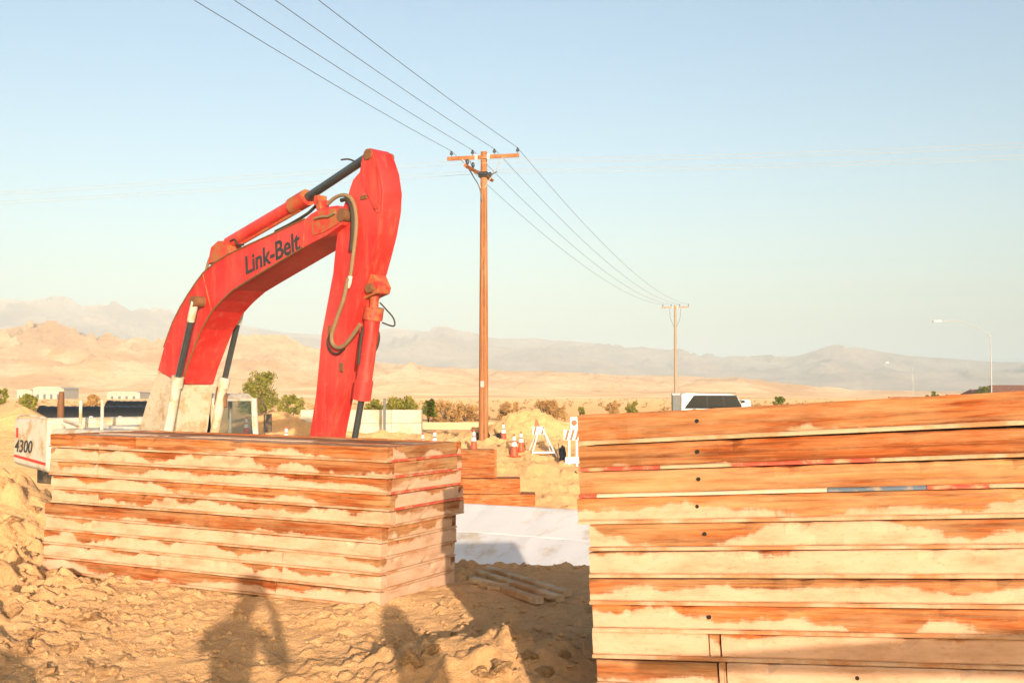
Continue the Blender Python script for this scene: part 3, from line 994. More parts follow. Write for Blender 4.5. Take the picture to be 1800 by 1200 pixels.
hose([(577, 358), (590, 347), (605, 343), (618, 350), (625, 372), (626, 400), (622, 440), (616, 485)], -SW - 0.06, 0.031)
hose([(600, 352), (612, 352), (619, 372), (620, 405), (617, 440)], -SW - 0.07, 0.035, 'hose_dark')
hose([(612, 488), (604, 525), (592, 560), (583, 590), (587, 607), (600, 610), (615, 596), (633, 570)], -SW - 0.09, 0.032)
hose([(616, 485), (614, 497), (611, 505)], -SW - 0.06, 0.034, 'porcelain', 'hose_sleeve')
hose([(580, 588), (576, 600), (580, 615), (592, 622), (606, 612)], -SW - 0.05, 0.018, 'hose_dark')
hose([(630, 640), (634, 600), (638, 575)], -SW - 0.03, 0.025, 'hose_dark')
hose([(650, 560), (664, 585), (663, 605), (656, 620)], 0.1, 0.03, 'hose_dark')
hose([(668, 532), (680, 545), (692, 560), (692, 573), (672, 567)], 0.1, 0.012, 'hose_dark', 'grease_line')
hose([(362, 476), (370, 452), (384, 437), (398, 431)], 0.05, 0.026)
hose([(405, 424), (413, 421), (418, 430), (428, 430)], -0.1, 0.02, 'hose_dark')
hose([(484, 407), (510, 394), (540, 376), (556, 362), (570, 357)], -0.18, 0.026, 'hose_dark')
hose([(553, 384), (566, 381), (577, 380), (588, 374)], -BW - 0.04, 0.022, 'hose')
hose([(600, 281), (612, 280), (624, 284), (634, 291)], 0.0, 0.014, 'hose_dark', 'grease_line')
for x, y in ((568, 360), (564, 352)):
    q = U(x, y, -0.2)
    MB().box(q[0] - 0.06, q[0] + 0.06, -0.3, -0.12, q[1] - 0.09, q[1] + 0.07).build('hose_clamp', 'red_paint_worn', exc, bevel=0.012)


def text_mesh(txt, p0, p1, off, name, mat, parent, bold=0.02, shear=0.0, hscale=1.0):
    cu = bpy.data.curves.new('lettering_curve', 'FONT')
    cu.body = txt; cu.size = 1.0; cu.offset = bold; cu.extrude = 0.004; cu.shear = shear
    ob = bpy.data.objects.new('lettering_tmp', cu)
    COL.objects.link(ob)
    bpy.context.view_layer.update()
    dg = bpy.context.evaluated_depsgraph_get()
    me = bpy.data.meshes.new_from_object(ob.evaluated_get(dg))
    bpy.data.objects.remove(ob); bpy.data.curves.remove(cu)
    xsv = [v.co.x for v in me.vertices]
    x0, x1 = min(xsv), max(xsv)
    a = Vector((p0[0], p0[1])); b = Vector((p1[0], p1[1]))
    e1 = (b - a).normalized(); e2 = Vector((-e1.y, e1.x))
    s = (b - a).length / (x1 - x0)
    for v in me.vertices:
        pt = a + e1 * ((v.co.x - x0) * s) + e2 * (v.co.y * s * hscale)
        v.co = (pt.x, off - v.co.z, pt.y)
    me.name = name
    me.materials.clear(); me.materials.append(M(mat))
    o = bpy.data.objects.new(name, me)
    COL.objects.link(o); o.parent = parent
    return o


text_mesh('Link-Belt', U(433, 482, -BW), U(529, 437, -BW), -BW - 0.006, 'lettering', 'decal_dark', boom.parent, 0.018, 0.10, 1.02)

# upper works
def rounded(pts, r=0.1, n=4):
    out = []
    P = [Vector(p) for p in pts]
    for i, p in enumerate(P):
        a = P[i - 1]; b = P[(i + 1) % len(P)]
        da = (a - p); db = (b - p)
        rr = min(r, da.length * 0.45, db.length * 0.45)
        s = p + da.normalized() * rr; e = p + db.normalized() * rr
        for k in range(n + 1):
            t = k / n
            out.append(tuple((1 - t) ** 2 * s + 2 * t * (1 - t) * p + t * t * e))
    return out


cw_tl = U(24, 735, -1.5); cw_br = U(84, 832, -1.5)
cz0, cz1 = cw_br[1], cw_tl[1]
cu0, cu1 = cw_tl[0], cw_br[0]
cwo = MB()
out = rounded([(cu0 - 0.02, cz0 + 0.12), (cu0, cz1), (cu1, cz1 + 0.03), (cu1, cz0)], 0.12)
cw = cwo.prism(out, -1.5, 1.5).build('counterweight', 'cream_paint', exc, True, bevel=0.07)
lz0 = U(30, 810, -1.5)[1]
s0 = U(25, 798, -1.503); s1 = U(80, 814, -1.503)
MB().prism([(s0[0], s0[1]), (s1[0], s1[1] + 0.01), (s1[0], s1[1] - 0.045), (s0[0], s0[1] - 0.05)], -1.505, -1.4995).build('stripe', 'decal_red', cw)
text_mesh('4300', U(26, 793, -1.5), U(57, 796, -1.5), -1.5035, 'numerals', 'decal_dark', cw, 0.012, 0.15, 0.9)
q = U(30, 757, -1.503)
MB().box(q[0] - 0.035, q[0] + 0.05, -1.506, -1.4995, q[1] - 0.13, q[1] + 0.06).build('emblem', 'decal_red', cw)
sp0 = cu1 + 0.03
zs_ = U(120, 754, -1.46)[1]
MB().prism(rounded([(sp0, cz0 + 0.05), (sp0, zs_), (0.35, zs_), (0.35, cz0 + 0.05)], 0.08), -1.46, -0.55).build('side_body', 'cream_paint', exc, True, bevel=0.05)
MB().prism(rounded([(sp0, cz0 + 0.05), (sp0, zs_ + 0.04), (-0.7, zs_ + 0.04), (-0.7, cz0 + 0.05)], 0.08), -0.545, 1.46).build('engine_hood', 'cream_paint', exc, True, bevel=0.05)
MB().box(-2.5, 1.5, -1.35, 1.35, cz0 - 0.22, cz0 + 0.04).build('deck_frame', 'dark_steel', exc)
# exhaust
q = U(107, 712, -0.4)
MB().tube([(q[0], -0.4, zs_ - 0.05), (q[0], -0.4, q[1] + 0.02), (q[0] + 0.02, -0.4, q[1] + 0.28)], [0.07, 0.07, 0.05], 12).build('exhaust_pipe', 'rust_steel', exc, True)
# handrails
rails = [[(30, 735), (40, 729), (80, 735), (88, 745)], [(86, 741), (100, 738), (112, 750)], [(112, 739), (140, 745), (146, 756)]]
for rl in rails:
    P3 = [(U(x, y, -1.25)[0], -1.25, U(x, y, -1.25)[1]) for x, y in rl]
    MB().tube(smooth_path(P3, 4), 0.022, 8).build('handrail', 'cream_paint', exc, True)
for (x, y0, y1, off) in ((142, 704, 775, -1.2), (180, 702, 775, -1.2)):
    a = U(x, y0, off); b = U(x, y1, off)
    MB().tube([(a[0], off, a[1]), (a[0], off, b[1])], 0.03, 8).build('rail_post', 'cream_paint', exc, True)
# cab on the far side
c0, c1 = 0.45, 1.45
u1 = U(450, 712, c1)[0]; u0 = u1 - 1.05; ztop = U(425, 691, c1)[1]; zb = EZ * 0 + 1.05
uf = u1 + 0.06
prof = rounded([(u0 - 0.35, ztop - 0.14), (u0 - 0.33, ztop - 0.01), (u1 - 0.25, ztop), (u1 + 0.02, ztop - 0.15)], 0.06)
MB().prism(prof, c0, c1).build('cab_roof', 'cream_paint', exc, True, bevel=0.03)
MB().prism([(u0 - 0.35, zb), (u0 - 0.35, zb + 0.62), (u1 + 0.10, zb + 0.62), (uf + 0.12, zb)], c0, c1).build('cab_body', 'cream_paint', exc, bevel=0.03)
for off in (c0 + 0.035, c1 - 0.035):
    for (ua, ub, wd) in ((u0 - 0.31, u0 - 0.31, 0.05), (u0 + 0.24, u0 + 0.24, 0.04), (u1 - 0.02, uf + 0.06, 0.055)):
        MB().tube([(ua, off, ztop - 0.1), (ub, off, zb + 0.6)], wd, 8).build('cab_post', 'cream_paint', exc, True)
    MB().prism([(u0 - 0.28, zb + 0.62), (u0 - 0.28, ztop - 0.14), (u1 - 0.03, ztop - 0.14), (uf + 0.04, zb + 0.62)], off - 0.004, off + 0.004).build('cab_window', 'glass_dark' if off < 1 else 'glass', exc)
MB().prism([(u1 - 0.03, ztop - 0.15), (u1 - 0.02, ztop - 0.15), (uf + 0.07, zb + 0.62), (uf + 0.06, zb + 0.62)], c0 + 0.09, c1 - 0.09).build('windshield', 'glass', exc)
MB().box(u0 - 0.34, u0 - 0.31, c0 + 0.1, c1 - 0.1, zb + 0.6, ztop - 0.14).build('cab_rear_panel', 'dark_steel', exc)
MB().prism(rounded([(u0 - 0.1, zb + 0.5), (u0 - 0.16, ztop - 0.32), (u0 + 0.02, ztop - 0.30), (u0 + 0.12, zb + 0.72), (u0 + 0.52, zb + 0.70), (u0 + 0.52, zb + 0.5)], 0.05), c0 + 0.28, c1 - 0.28).build('cab_seat', 'dark_steel', exc, True)
MB().tube([(uf + 0.10, c1 + 0.04, zb + 0.5), (uf + 0.14, c1 + 0.09, ztop - 0.3), (uf + 0.05, c1 + 0.03, ztop - 0.12)], 0.02, 8).build('mirror_arm', 'dark_steel', exc, True)
MB().box(uf + 0.10, uf + 0.14, c1 + 0.06, c1 + 0.24, ztop - 0.75, ztop - 0.40).build('mirror', 'dark_steel', exc, bevel=0.015)
# hose guards and fittings between boom and cab
for k, (x, y) in enumerate(((356, 672), (385, 678), (350, 682))):
    q = U(x, y, 0.5)
    MB().tube(smooth_path([(q[0] - 0.1, 0.5, q[1] - 0.35), (q[0], 0.5, q[1]), (q[0] + 0.13, 0.52, q[1] - 0.02), (q[0] + 0.22, 0.5, q[1] - 0.4)]), 0.035, 8).build('hose', 'rust_steel', exc, True)
# undercarriage
for sgn in (-1, 1):
    y0, y1 = (sgn * 1.6 - 0.3, sgn * 1.6 + 0.3)
    P2 = []
    for k in range(13):
        a = math.pi / 2 + math.pi * k / 12
        P2.append((-1.9 + 0.48 * math.cos(a), 0.5 + 0.48 * math.sin(a)))
    for k in range(13):
        a = -math.pi / 2 + math.pi * k / 12
        P2.append((1.9 + 0.48 * math.cos(a), 0.5 + 0.48 * math.sin(a)))
    tr_ = MB().prism(P2, y0, y1).build('track', 'dark_steel', exc)
    MB().prism(rounded([(-1.7, 0.25), (-1.7, 0.75), (1.7, 0.75), (1.7, 0.25)], 0.15), y0 - 0.02, y1 + 0.02).build('track_frame', 'rust_steel', tr_)
MB().lathe([(0.7, 0.55), (0.75, 0.9), (0.75, 1.08)], (-0.6, 0, 0), 24).build('swing_bearing', 'dark_steel', exc, True)
MB().box(-1.2, 1.2, -1.3, 1.3, 0.35, 0.6).build('car_body', 'dark_steel', exc)
# bucket resting below the stick
q = U(545, 850, 0)
bo = [(q[0] - 0.1, q[1] + 0.12), (q[0] + 0.35, q[1] + 0.1), (q[0] + 0.55, q[1] - 0.3), (q[0] + 0.3, q[1] - 0.85), (q[0] - 0.35, q[1] - 1.0), (q[0] - 0.75, q[1] - 0.8), (q[0] - 0.3, q[1] - 0.3)]
MB().prism(rounded(bo, 0.15), -0.55, 0.55).build('bucket', 'rust_steel', exc, True)

# ------------------------------------------------------------------ utility poles and wires
P1 = Vector((at(850, 700, 38).x, 38.0)); P2_ = Vector((at(1188, 700, 103).x, 103.0))
ldir = (P2_ - P1).normalized(); adir = Vector((ldir.y, -ldir.x))      # arm points to the right
H1 = at(848, 267, 38).z


def pole(base, Ht, mat, lab, second_arm, rz):
    root = empty('utility_pole', (base.x, base.y, 0), rz)
    MB().tube([(0, 0, -0.3), (0, 0, Ht * 0.5), (0, 0, Ht)], [0.165, 0.14, 0.105], 14).build('post', mat, root, True)
    arm = MB().box(-1.25, 1.25, -0.155, -0.035 - 0.07, Ht - 0.27, Ht - 0.14).build('crossarm', mat, root, bevel=0.008)
    for s in (-1, 1):
        MB().tube([(s * 0.72, -0.16, Ht - 0.24), (s * 0.06, -0.12, Ht - 1.25)], 0.014, 6).build('brace', 'galvanised', root)
    for x in (-1.1, -0.36, 0.40, 1.2):
        ins = MB().lathe([(0.012, -0.02), (0.012, 0.06), (0.06, 0.07), (0.055, 0.12), (0.03, 0.13), (0.04, 0.17), (0.02, 0.19)], (x, -0.13, Ht - 0.14), 10).build('insulator', 'insulator', root, True)
    for x in (-0.22, 0.2):
        MB().box(x - 0.045, x + 0.045, -0.2, -0.156, Ht - 0.29, Ht - 0.12).build('bracket', 'porcelain', root)
    tag(root, lab, 'utility pole', 'wooden utility poles')
    return root


rz = math.atan2(adir.y, adir.x)
pole1 = pole(P1, H1, 'pole_wood', 'tall orange-brown wooden utility pole standing behind the cones', True, rz)
pole2 = pole(P2_, H1 + 0.0, 'pole_wood_pale', 'distant pale utility pole rising behind the white car', False, rz)
# lower cross arm of the near pole, carrying the crossing lines
a = at(826, 292, 36.7); b = at(879, 318, 39.6)
mid = (a + b) / 2
cdir = Vector((b.x - a.x, b.y - a.y)).normalized()
zc = (a.z + b.z) / 2
inv = Matrix.Rotation(-rz, 4, 'Z') @ Matrix.Translation((-P1.x, -P1.y, 0))
A3 = inv @ Vector((P1.x - cdir.x * 1.35 - cdir.y * 0.17, P1.y - cdir.y * 1.35 + cdir.x * 0.17, zc)); B3 = inv @ Vector((P1.x + cdir.x * 1.35 - cdir.y * 0.17, P1.y + cdir.y * 1.35 + cdir.x * 0.17, zc))
MB().tube([A3, B3], 0.07, 4).build('crossarm', 'pole_wood', pole1)
for f_ in (0.08, 0.28, 0.72, 0.92):
    p = A3.lerp(B3, f_)
    MB().lathe([(0.02, 0), (0.06, 0.08), (0.055, 0.14), (0.03, 0.2)], p + Vector((0, 0, 0.05)), 10).build('insulator', 'insulator', pole1, True)
MB().box(-0.15, 0.15, -0.16, 0.16, zc - 0.16, zc + 0.02).build('bracket', 'dark_steel', pole1)
MB().tube(smooth_path([(-0.6, -0.16, H1 - 0.3), (-0.35, -0.18, H1 - 0.8), (-0.12, -0.17, H1 - 1.2), (-0.02, -0.15, H1 - 1.7)]), 0.018, 6).build('jumper_wire', 'insulator', pole1)
MB().tube(smooth_path([(-0.45, -0.16, H1 - 0.3), (-0.2, -0.2, H1 - 0.75), (0.3, -0.2, zc - 0.1), (0.5, -0.15, zc)]), 0.014, 6).build('jumper_wire', 'insulator', pole1)
for s in (-1, 1):
    MB().tube(smooth_path([(s * 0.5, -0.1, H1 - 0.35), (s * 0.42, -0.1, H1 - 1.2), (s * 0.1, -0.1, H1 - 2.0)]), 0.014, 6).build('jumper_wire', 'insulator', pole2)

MB().tube([(0.06, -0.155, 0.0), (0.05, -0.135, H1 * 0.5), (0.04, -0.115, H1 - 1.3)], 0.012, 6).build('ground_wire', 'dark_steel', pole1)
MB().box(-0.06, 0.06, -0.178, -0.16, 1.9, 2.1).build('number_plate', 'galvanised', pole1)
span = (P2_ - P1).length
P0_ = P1 - ldir * span
names = ['leftmost', 'second from left', 'third from left', 'rightmost']
for k, x in enumerate((-1.1, -0.36, 0.40, 1.2)):
    mb = MB()
    for (qa, qb, sag) in ((P0_, P1, 0.9), (P1, P2_, 1.1)):
        pts = []
        for i in range(25):
            t = i / 24
            p = qa.lerp(qb, t) + adir * x - ldir * 0.13
            pts.append((p.x, p.y, H1 + 0.05 - sag * 4 * t * (1 - t)))
        mb.tube(pts, 0.008, 5)
    o = mb.build('power_line', 'wire', None, True)
    tag(o, '%s of the four dark overhead lines running over the pole crossarm' % names[k], 'power line', 'dark overhead lines')
wdir = Vector((cdir.y, -cdir.x))
for k, f_ in enumerate((0.08, 0.28, 0.72, 0.92)):
    p0 = P1 + cdir * (-1.35 + 2.7 * f_)
    pts = []
    for i in range(49):
        s = -70 + 140 * i / 48
        p = p0 + wdir * s
        sg = 0.00105 * s * s
        if s > 0: zz = zc + 0.22 - 0.055 * s + 0.0011 * s * s
        else: zz = zc + 0.22 + 0.004 * s + 0.0002 * s * s
        pts.append((p.x, p.y, zz))
    o = MB().tube(pts, 0.0055, 5).build('power_line', 'wire_pale', None, True)
    tag(o, '%s of the four thin pale lines crossing behind the excavator arm' % ['nearest', 'second nearest', 'third nearest', 'farthest'][k], 'power line', 'pale crossing lines')


# ------------------------------------------------------------------ street lamps
def lamp(px, pyt, px_l, py_l, Y, lab):
    b = at(px, pyt, Y); l = at(px_l, py_l, Y)
    root = empty('street_lamp', (b.x, Y, 0))
    MB().tube([(0, 0, 0), (0, 0, b.z)], [0.065, 0.04], 10).build('post', 'galvanised', root, True)
    dx = l.x - b.x
    hz = l.z - b.z
    MB().tube(smooth_path([(0, 0, b.z - 0.1), (dx * 0.25, 0, b.z + hz * 0.55), (dx * 0.55, 0, b.z + hz * 0.98), (dx * 0.88, 0, b.z + hz)]), 0.024, 8).build('arm', 'galvanised', root, True)
    MB().prism(rounded([(dx * 1.0, l.z - 0.12), (dx * 1.0, l.z + 0.03), (dx * 0.86, l.z + 0.1), (dx * 0.86, l.z - 0.1)], 0.05), -0.14, 0.14).build('lamp_head', 'galvanised', root, True)
    MB().lathe([(0.22, 0), (0.22, 0.12)], (0, 0, 0), 10).build('base_plate', 'galvanised', root)
    tag(root, lab, 'street lamp', 'street lamps')


lamp(1741, 588, 1640, 564, 105, 'taller street lamp with a long arm at the far right')
lamp(1604, 646, 1555, 637, 215, 'smaller distant street lamp left of the tall one')

# ------------------------------------------------------------------ cones, barricades, sheeting
def cone_mesh(h, parent):
    k = h / 0.71
    MB().box(-0.18 * k, 0.18 * k, -0.18 * k, 0.18 * k, 0, 0.035 * k).build('base', 'cone_orange', parent, bevel=0.01)

    def band(z0, z1, mat, nm, g=0.0):
        rr = lambda z: (0.135 - 0.107 * z / 0.71) * k + g
        MB().lathe([(rr(z0), z0 * k), (rr(z1), z1 * k)], (0, 0, 0), 16).build(nm, mat, parent, True)
    band(0.036, 0.71, 'cone_orange', 'body')
    band(0.33, 0.46, 'cone_white', 'collar', 0.004)
    band(0.51, 0.64, 'cone_white', 'collar', 0.004)


CONES = [(743, 757, 792, 'leftmost traffic cone right of the concrete wall, only its top showing'), (764, 752, 791, 'traffic cone beside the leftmost one, white collars above the timber stack'), (833, 754, 791, 'traffic cone at the left foot of the utility pole'),
         (885, 742, 777, 'traffic cone standing alone on the heap right of the pole'), (904, 764, 804, 'left one of the two cones standing together'), (916, 765, 800, 'right one of the two cones standing together'),
         (433, 736, 772, 'traffic cone seen through the excavator cab'), (503, 752, 786, 'small traffic cone between the cab and the red stick')]
for px, py0, py1, lab in CONES:
    b = onground(px, py1)
    root = empty('traffic_cone', (b.x, b.y, gh(b.x, b.y) - 0.01), random.uniform(0, 1.5))
    cone_mesh(min(0.78, max(0.6, (py1 - py0) * b.y / F)), root)
    tag(root, lab, 'traffic cone', 'traffic cones round the works')

# A-frame barricade
b = onground(950, 803)
bz = gh(b.x, b.y) - 0.02
root = empty('barricade', (b.x, b.y, bz), R(12))
k = b.y / F
for sx, lean, dx in ((-1, 0.16, -20), (1, 0.16, 25)):
    for sy in (-1, 1):
        MB().tube([(dx * k, sy * 0.30, 0), (0.03 * sx, sy * 0.03, 52 * k)], 0.022, 6).build('leg', 'cone_white', root)
brd = MB().box(-0.26, 0.12, -0.05, -0.03, 38 * k, 52 * k).build('board', 'cone_white', root)
for s in range(3):
    x = -0.24 + s * 0.12
    MB().prism([(x, 38.3 * k), (x + 0.06, 38.3 * k), (x + 0.12, 51.7 * k), (x + 0.06, 51.7 * k)], -0.055, -0.051).build('stripe', 'cone_orange', brd)
MB().box(-0.33, 0.38, -0.32, -0.30, 6 * k, 9 * k).build('foot_rail', 'cone_white', root)
MB().prism([(-0.2, 52 * k), (-0.02, 50 * k), (-0.08, 62 * k), (-0.16, 66 * k)], -0.03, -0.02).build('flag', 'cone_orange', root)
tag(root, 'folding barricade with white splayed legs and an orange flag beside the cones', 'barricade')

b = onground(1008, 820)
root = empty('barricade', (b.x, b.y, gh(b.x, b.y) - 0.02))
k = b.y / F
for x in (-0.12, 0.10):
    MB().box(x - 0.025, x + 0.025, -0.02, 0.02, 0, 86 * k if x > 0 else 55 * k).build('leg', 'cone_white', root)
brd = MB().box(-0.28, 0.35, -0.045, -0.022, 46 * k, 64 * k).build('board', 'cone_white', root)
for s in range(4):
    x = -0.26 + s * 0.15
    MB().prism([(x, 46.3 * k), (x + 0.07, 46.3 * k), (x + 0.15, 63.7 * k), (x + 0.08, 63.7 * k)], -0.05, -0.046).build('stripe', 'cone_orange', brd)
MB().box(-0.24, 0.35, -0.045, -0.022, 5 * k, 16 * k).build('board', 'cone_white', root)
lh = MB().box(-0.09, 0.13, -0.05, 0.02, 65 * k, 86 * k).build('light_holder', 'cone_white', root, bevel=0.01)
MB().tube([(0.02, -0.07, 76 * k), (0.02, -0.051, 76 * k)], 0.085, 16).build('lens', 'cone_orange', lh)
tag(root, 'striped barricade with a round orange lamp at the edge of the near stack', 'barricade')


def sheet(px0, py0, px1, py1, seed, lab):
    a = onground(px0, py1); Y = a.y
    Wd = (px1 - px0) * Y / F; Hh = (py1 - py0) * Y / F
    n = 14
    X, Zp = np.meshgrid(np.linspace(0, Wd, n), np.linspace(0, 1, n))
    side = 0.35 * Wd * fbm(Zp * 3 + seed, X * 0 + seed, 2)
    Z = Zp * Hh * (0.75 + 0.4 * fbm(X / Wd * 3 + seed, Zp * 3, 3))
    Yv = Zp * Hh * 1.1 + 0.12 * fbm(X / Wd * 4, Zp * 5 + seed, 3)
    o = grid_mesh('plastic_sheet', X + side * (Zp + 0.3), Yv, Z, 'black_plastic')
    o.location = (a.x, Y, a.z)
    so = o.modifiers.new('thickness', 'SOLIDIFY'); so.thickness = 0.01
    tag(o, lab, 'plastic sheet', 'black plastic sheets')


sheet(836, 752, 858, 780, 1.0, 'black plastic sheet behind the cone at the pole')
sheet(868, 760, 882, 778, 4.0, 'small black plastic scrap left of the lone cone')
sheet(984, 778, 996, 818, 7.0, 'ragged black sheet hanging beside the striped barricade')
sheet(998, 828, 1014, 842, 12.0, 'short black scrap of sheet in the bank by the near stack')

# ------------------------------------------------------------------ concrete wall, post, pipes
Yw = 45
a = at(528, 720, Yw); b = at(741, 718, Yw)
root = empty('concrete_wall', (a.x, Yw, 0))
Lw = b.x - a.x; Hw = a.z
nb = 4; nc = 2
for r_ in range(nc):
    for k in range(nb):
        x0 = Lw * k / nb; x1 = Lw * (k + 1) / nb
        MB().box(x0 + 0.004, x1 - 0.004, 0.0 if (k + r_) % 2 else 0.006, 0.6, Hw * r_ / nc - (0.1 if r_ == 0 else 0) + 0.003, Hw * (r_ + 1) / nc - 0.003).build('concrete_block', 'concrete', root, bevel=0.012)
tag(root, 'low beige concrete block wall behind the red stick', 'wall')
a = at(676, 700, 43.6)
root = empty('marker_post', (a.x, 43.6, 0))
MB().box(-0.05, 0.05, -0.04, 0.04, -0.1, a.z).build('post', 'cabinet_grey', root, bevel=0.008)
MB().box(-0.09, 0.09, -0.06, 0.06, 0, 0.06).build('foot', 'cabinet_grey', root)
tag(root, 'slim dark post standing against the concrete wall', 'post')

for i, (x0, x1, yt, yb, Y, lab) in enumerate(((72, 330, 713, 757, 50.0, 'long black pipe lying behind the counterweight'), (190, 330, 704, 738, 56.0, 'second black pipe lying behind the longer one'))):
    p0 = at(x0, yb, Y); p1 = at(x0, yt, Y); e = at(x1, yt, Y)
    r_ = (p1.z - p0.z) / 2; L_ = e.x - p0.x
    root = empty('drain_pipe', (p0.x, Y, p0.z + r_))
    mb = MB()
    nn = int(L_ / 0.16)
    pts = []; rs = []
    for j in range(nn + 1):
        pts.append((L_ * j / nn, 0, 0)); rs.append(r_ * (1.0 if j % 2 else 0.955))
    mb.tube(pts, rs, 24, cap=False)
    sh_ = mb.build('shell', 'pipe_black', root, True)
    so = sh_.modifiers.new('wall', 'SOLIDIFY'); so.thickness = 0.05
    MB().tube([(-0.02, 0, 0), (0.16, 0, 0)], r_ * 1.04, 24, cap=False).build('collar', 'pipe_black', root, True).modifiers.new('wall', 'SOLIDIFY').thickness = 0.06
    if i == 0:
        for xx in (160, 211):
            p = at(xx, 735, Y - r_) - Vector((p0.x, Y, p0.z + r_))
            MB().box(p.x - 0.07, p.x + 0.07, -r_ - 0.012, -r_ + 0.05, -0.08, 0.1).build('tag', 'cone_white', root)
    for xx in (0.4, L_ - 0.6):
        MB().box(xx - 0.1, xx + 0.1, -r_ * 0.9, r_ * 0.9, -r_ - 0.5, -r_ * 0.9).build('bearer', 'plank_old', root)
    tag(root, lab, 'pipe', 'black pipes')

# ------------------------------------------------------------------ car, trailer, cabinet, far houses
Yc = 76
X0 = at(1194, 716, Yc).x
Q = lambda px, py: (at(px, py, Yc).x - X0, at(px, py, Yc).z - 0.03)
root = empty('parked_car', (X0, Yc, 0.03))
hood = Q(1314, 703)
bod = [(0.0, 0.42), (0.0, 0.74), (hood[0], 0.74), (hood[0] + 0.02, 0.42)]
MB().prism(rounded(bod, 0.1), -0.95, 0.95).build('body', 'car_white', root, True, bevel=0.04)
MB().prism(rounded([Q(1299, 717), Q(1299, 702), hood, (hood[0], 0.70), (Q(1299, 717)[0], 0.70)], 0.08), -0.9, 0.9).build('hood', 'car_white', root, True)
cab_ = [(0.02, 0.70), Q(1195, 693), Q(1203, 690.5), Q(1280, 692.5), Q(1291, 695), Q(1303, 716), (Q(1303, 716)[0], 0.70)]
MB().prism(cab_, -0.84, 0.84).build('cabin', 'car_white', root, bevel=0.04)
for w_ in ([Q(1202, 717.5), Q(1215, 697), Q(1238, 696), Q(1238, 717.5)], [Q(1240.5, 717.5), Q(1240.5, 696), Q(1266, 696), Q(1268, 717.5)], [Q(1270.5, 717.5), Q(1268.5, 696), Q(1288, 696.5), Q(1299, 717.5)]):
    wn_ = MB().prism(w_, -0.866, -0.858).build('side_window', 'glass_dark', root)
MB().prism([Q(1199, 718), Q(1216, 694.5), Q(1290, 694.5), Q(1302, 718)], -0.857, -0.845).build('window_surround', 'car_dark', root)
MB().box(Q(1201, 0)[0], Q(1300, 0)[0], -0.87, -0.846, Q(0, 720)[1], Q(0, 718.3)[1]).build('trim', 'car_dark', root)
MB().box(Q(1215, 0)[0], Q(1284, 0)[0], -0.78, -0.72, Q(0, 691)[1] + 0.02, Q(0, 691)[1] + 0.05).build('roof_rail', 'car_dark', root)
MB().box(Q(1292, 0)[0], Q(1297, 0)[0], -1.12, -0.9, 1.12, 1.28).build('mirror', 'car_dark', root, bevel=0.02)
for x in (0.85, hood[0] - 0.8):
    for s_ in (-0.88, 0.88):
        wh = MB().tube([(x, s_ - 0.11, 0.36), (x, s_ + 0.11, 0.36)], 0.36, 20).build('wheel', 'rubber', root, True)
        MB().tube([(x, s_ - 0.122, 0.36), (x, s_ + 0.122, 0.36)], 0.21, 14).build('rim', 'galvanised', wh, True)
tag(root, 'white car with dark tinted windows showing above the right-hand stack', 'car')

Yk = 52
a = at(1181, 691, Yk); b = at(1194, 691, Yk)
root = empty('utility_cabinet', ((a.x + b.x) / 2, Yk, 0.03))
hw = (b.x - a.x) / 2
MB().box(-hw, hw, -0.16, 0.16, 0, a.z - 0.12).build('housing', 'cabinet_grey', root, bevel=0.02)
MB().box(-hw - 0.02, hw + 0.02, -0.19, 0.19, a.z - 0.12, a.z - 0.03).build('lid', 'galvanised', root, bevel=0.02)
MB().box(-hw + 0.04, hw - 0.04, -0.172, -0.162, 0.3, a.z - 0.25).build('door', 'cabinet_grey', root)
tag(root, 'narrow grey cabinet left of the white car', 'cabinet')


def house(px0, px1, pyt, Y, dep, wall, lab, wins, roofh=0.0):
    a = at(px0, pyt, Y); b = at(px1, pyt, Y)
    root = empty('house', (a.x, Y, 0))
    L_ = b.x - a.x; Hh = a.z
    MB().box(0, L_, 0, dep, -0.2, Hh - roofh).build('wall', wall, root)
    rf = MB()
    o_ = 0.35
    rf.add([(-o_, -o_, Hh - roofh), (L_ + o_, -o_, Hh - roofh), (L_ + o_, dep + o_, Hh - roofh), (-o_, dep + o_, Hh - roofh), (L_ * 0.12, dep * 0.5, Hh), (L_ * 0.88, dep * 0.5, Hh)], [(0, 3, 2, 1), (0, 1, 5, 4), (2, 3, 4, 5), (1, 2, 5), (3, 0, 4)])
    rf.build('roof', 'brick_red', root)
    for f_ in wins:
        wn_ = MB().box(L_ * f_ - 0.6, L_ * f_ + 0.6, -0.03, -0.004, Hh * 0.35, Hh * 0.35 + 0.95).build('window', 'glass_dark', root)
        MB().box(L_ * f_ - 0.7, L_ * f_ + 0.7, -0.06, -0.032, Hh * 0.35 - 0.1, Hh * 0.35 - 0.002).build('sill', 'concrete', wn_)
    tag(root, lab, 'house', 'far houses')


house(1748, 1905, 676, 165, 10, 'brick_red', 'long reddish-brown house at the far right behind the tall lamp', (0.25, 0.6), 1.3)
house(1716, 1742, 684, 175, 6, 'brick_red', 'small dark-roofed house left of the long reddish one', (0.5,), 0.9)
for i, (x0, x1, yt, Y, lab) in enumerate(((1563, 1632, 697, 140, 'left length of low red garden wall behind the near stack'), (1664, 1714, 693, 142, 'right length of low red garden wall near the houses'))):
    a = at(x0, yt, Y); b = at(x1, yt, Y)
    root = empty('garden_wall', (a.x, Y, 0))
    MB().box(0, b.x - a.x, 0, 0.25, -0.2, a.z - 0.08).build('wall_body', 'brick_red', root)
    MB().box(-0.03, b.x - a.x + 0.03, -0.04, 0.29, a.z - 0.08, a.z).build('coping', 'brick_red', root)
    tag(root, lab, 'wall', 'low red walls')
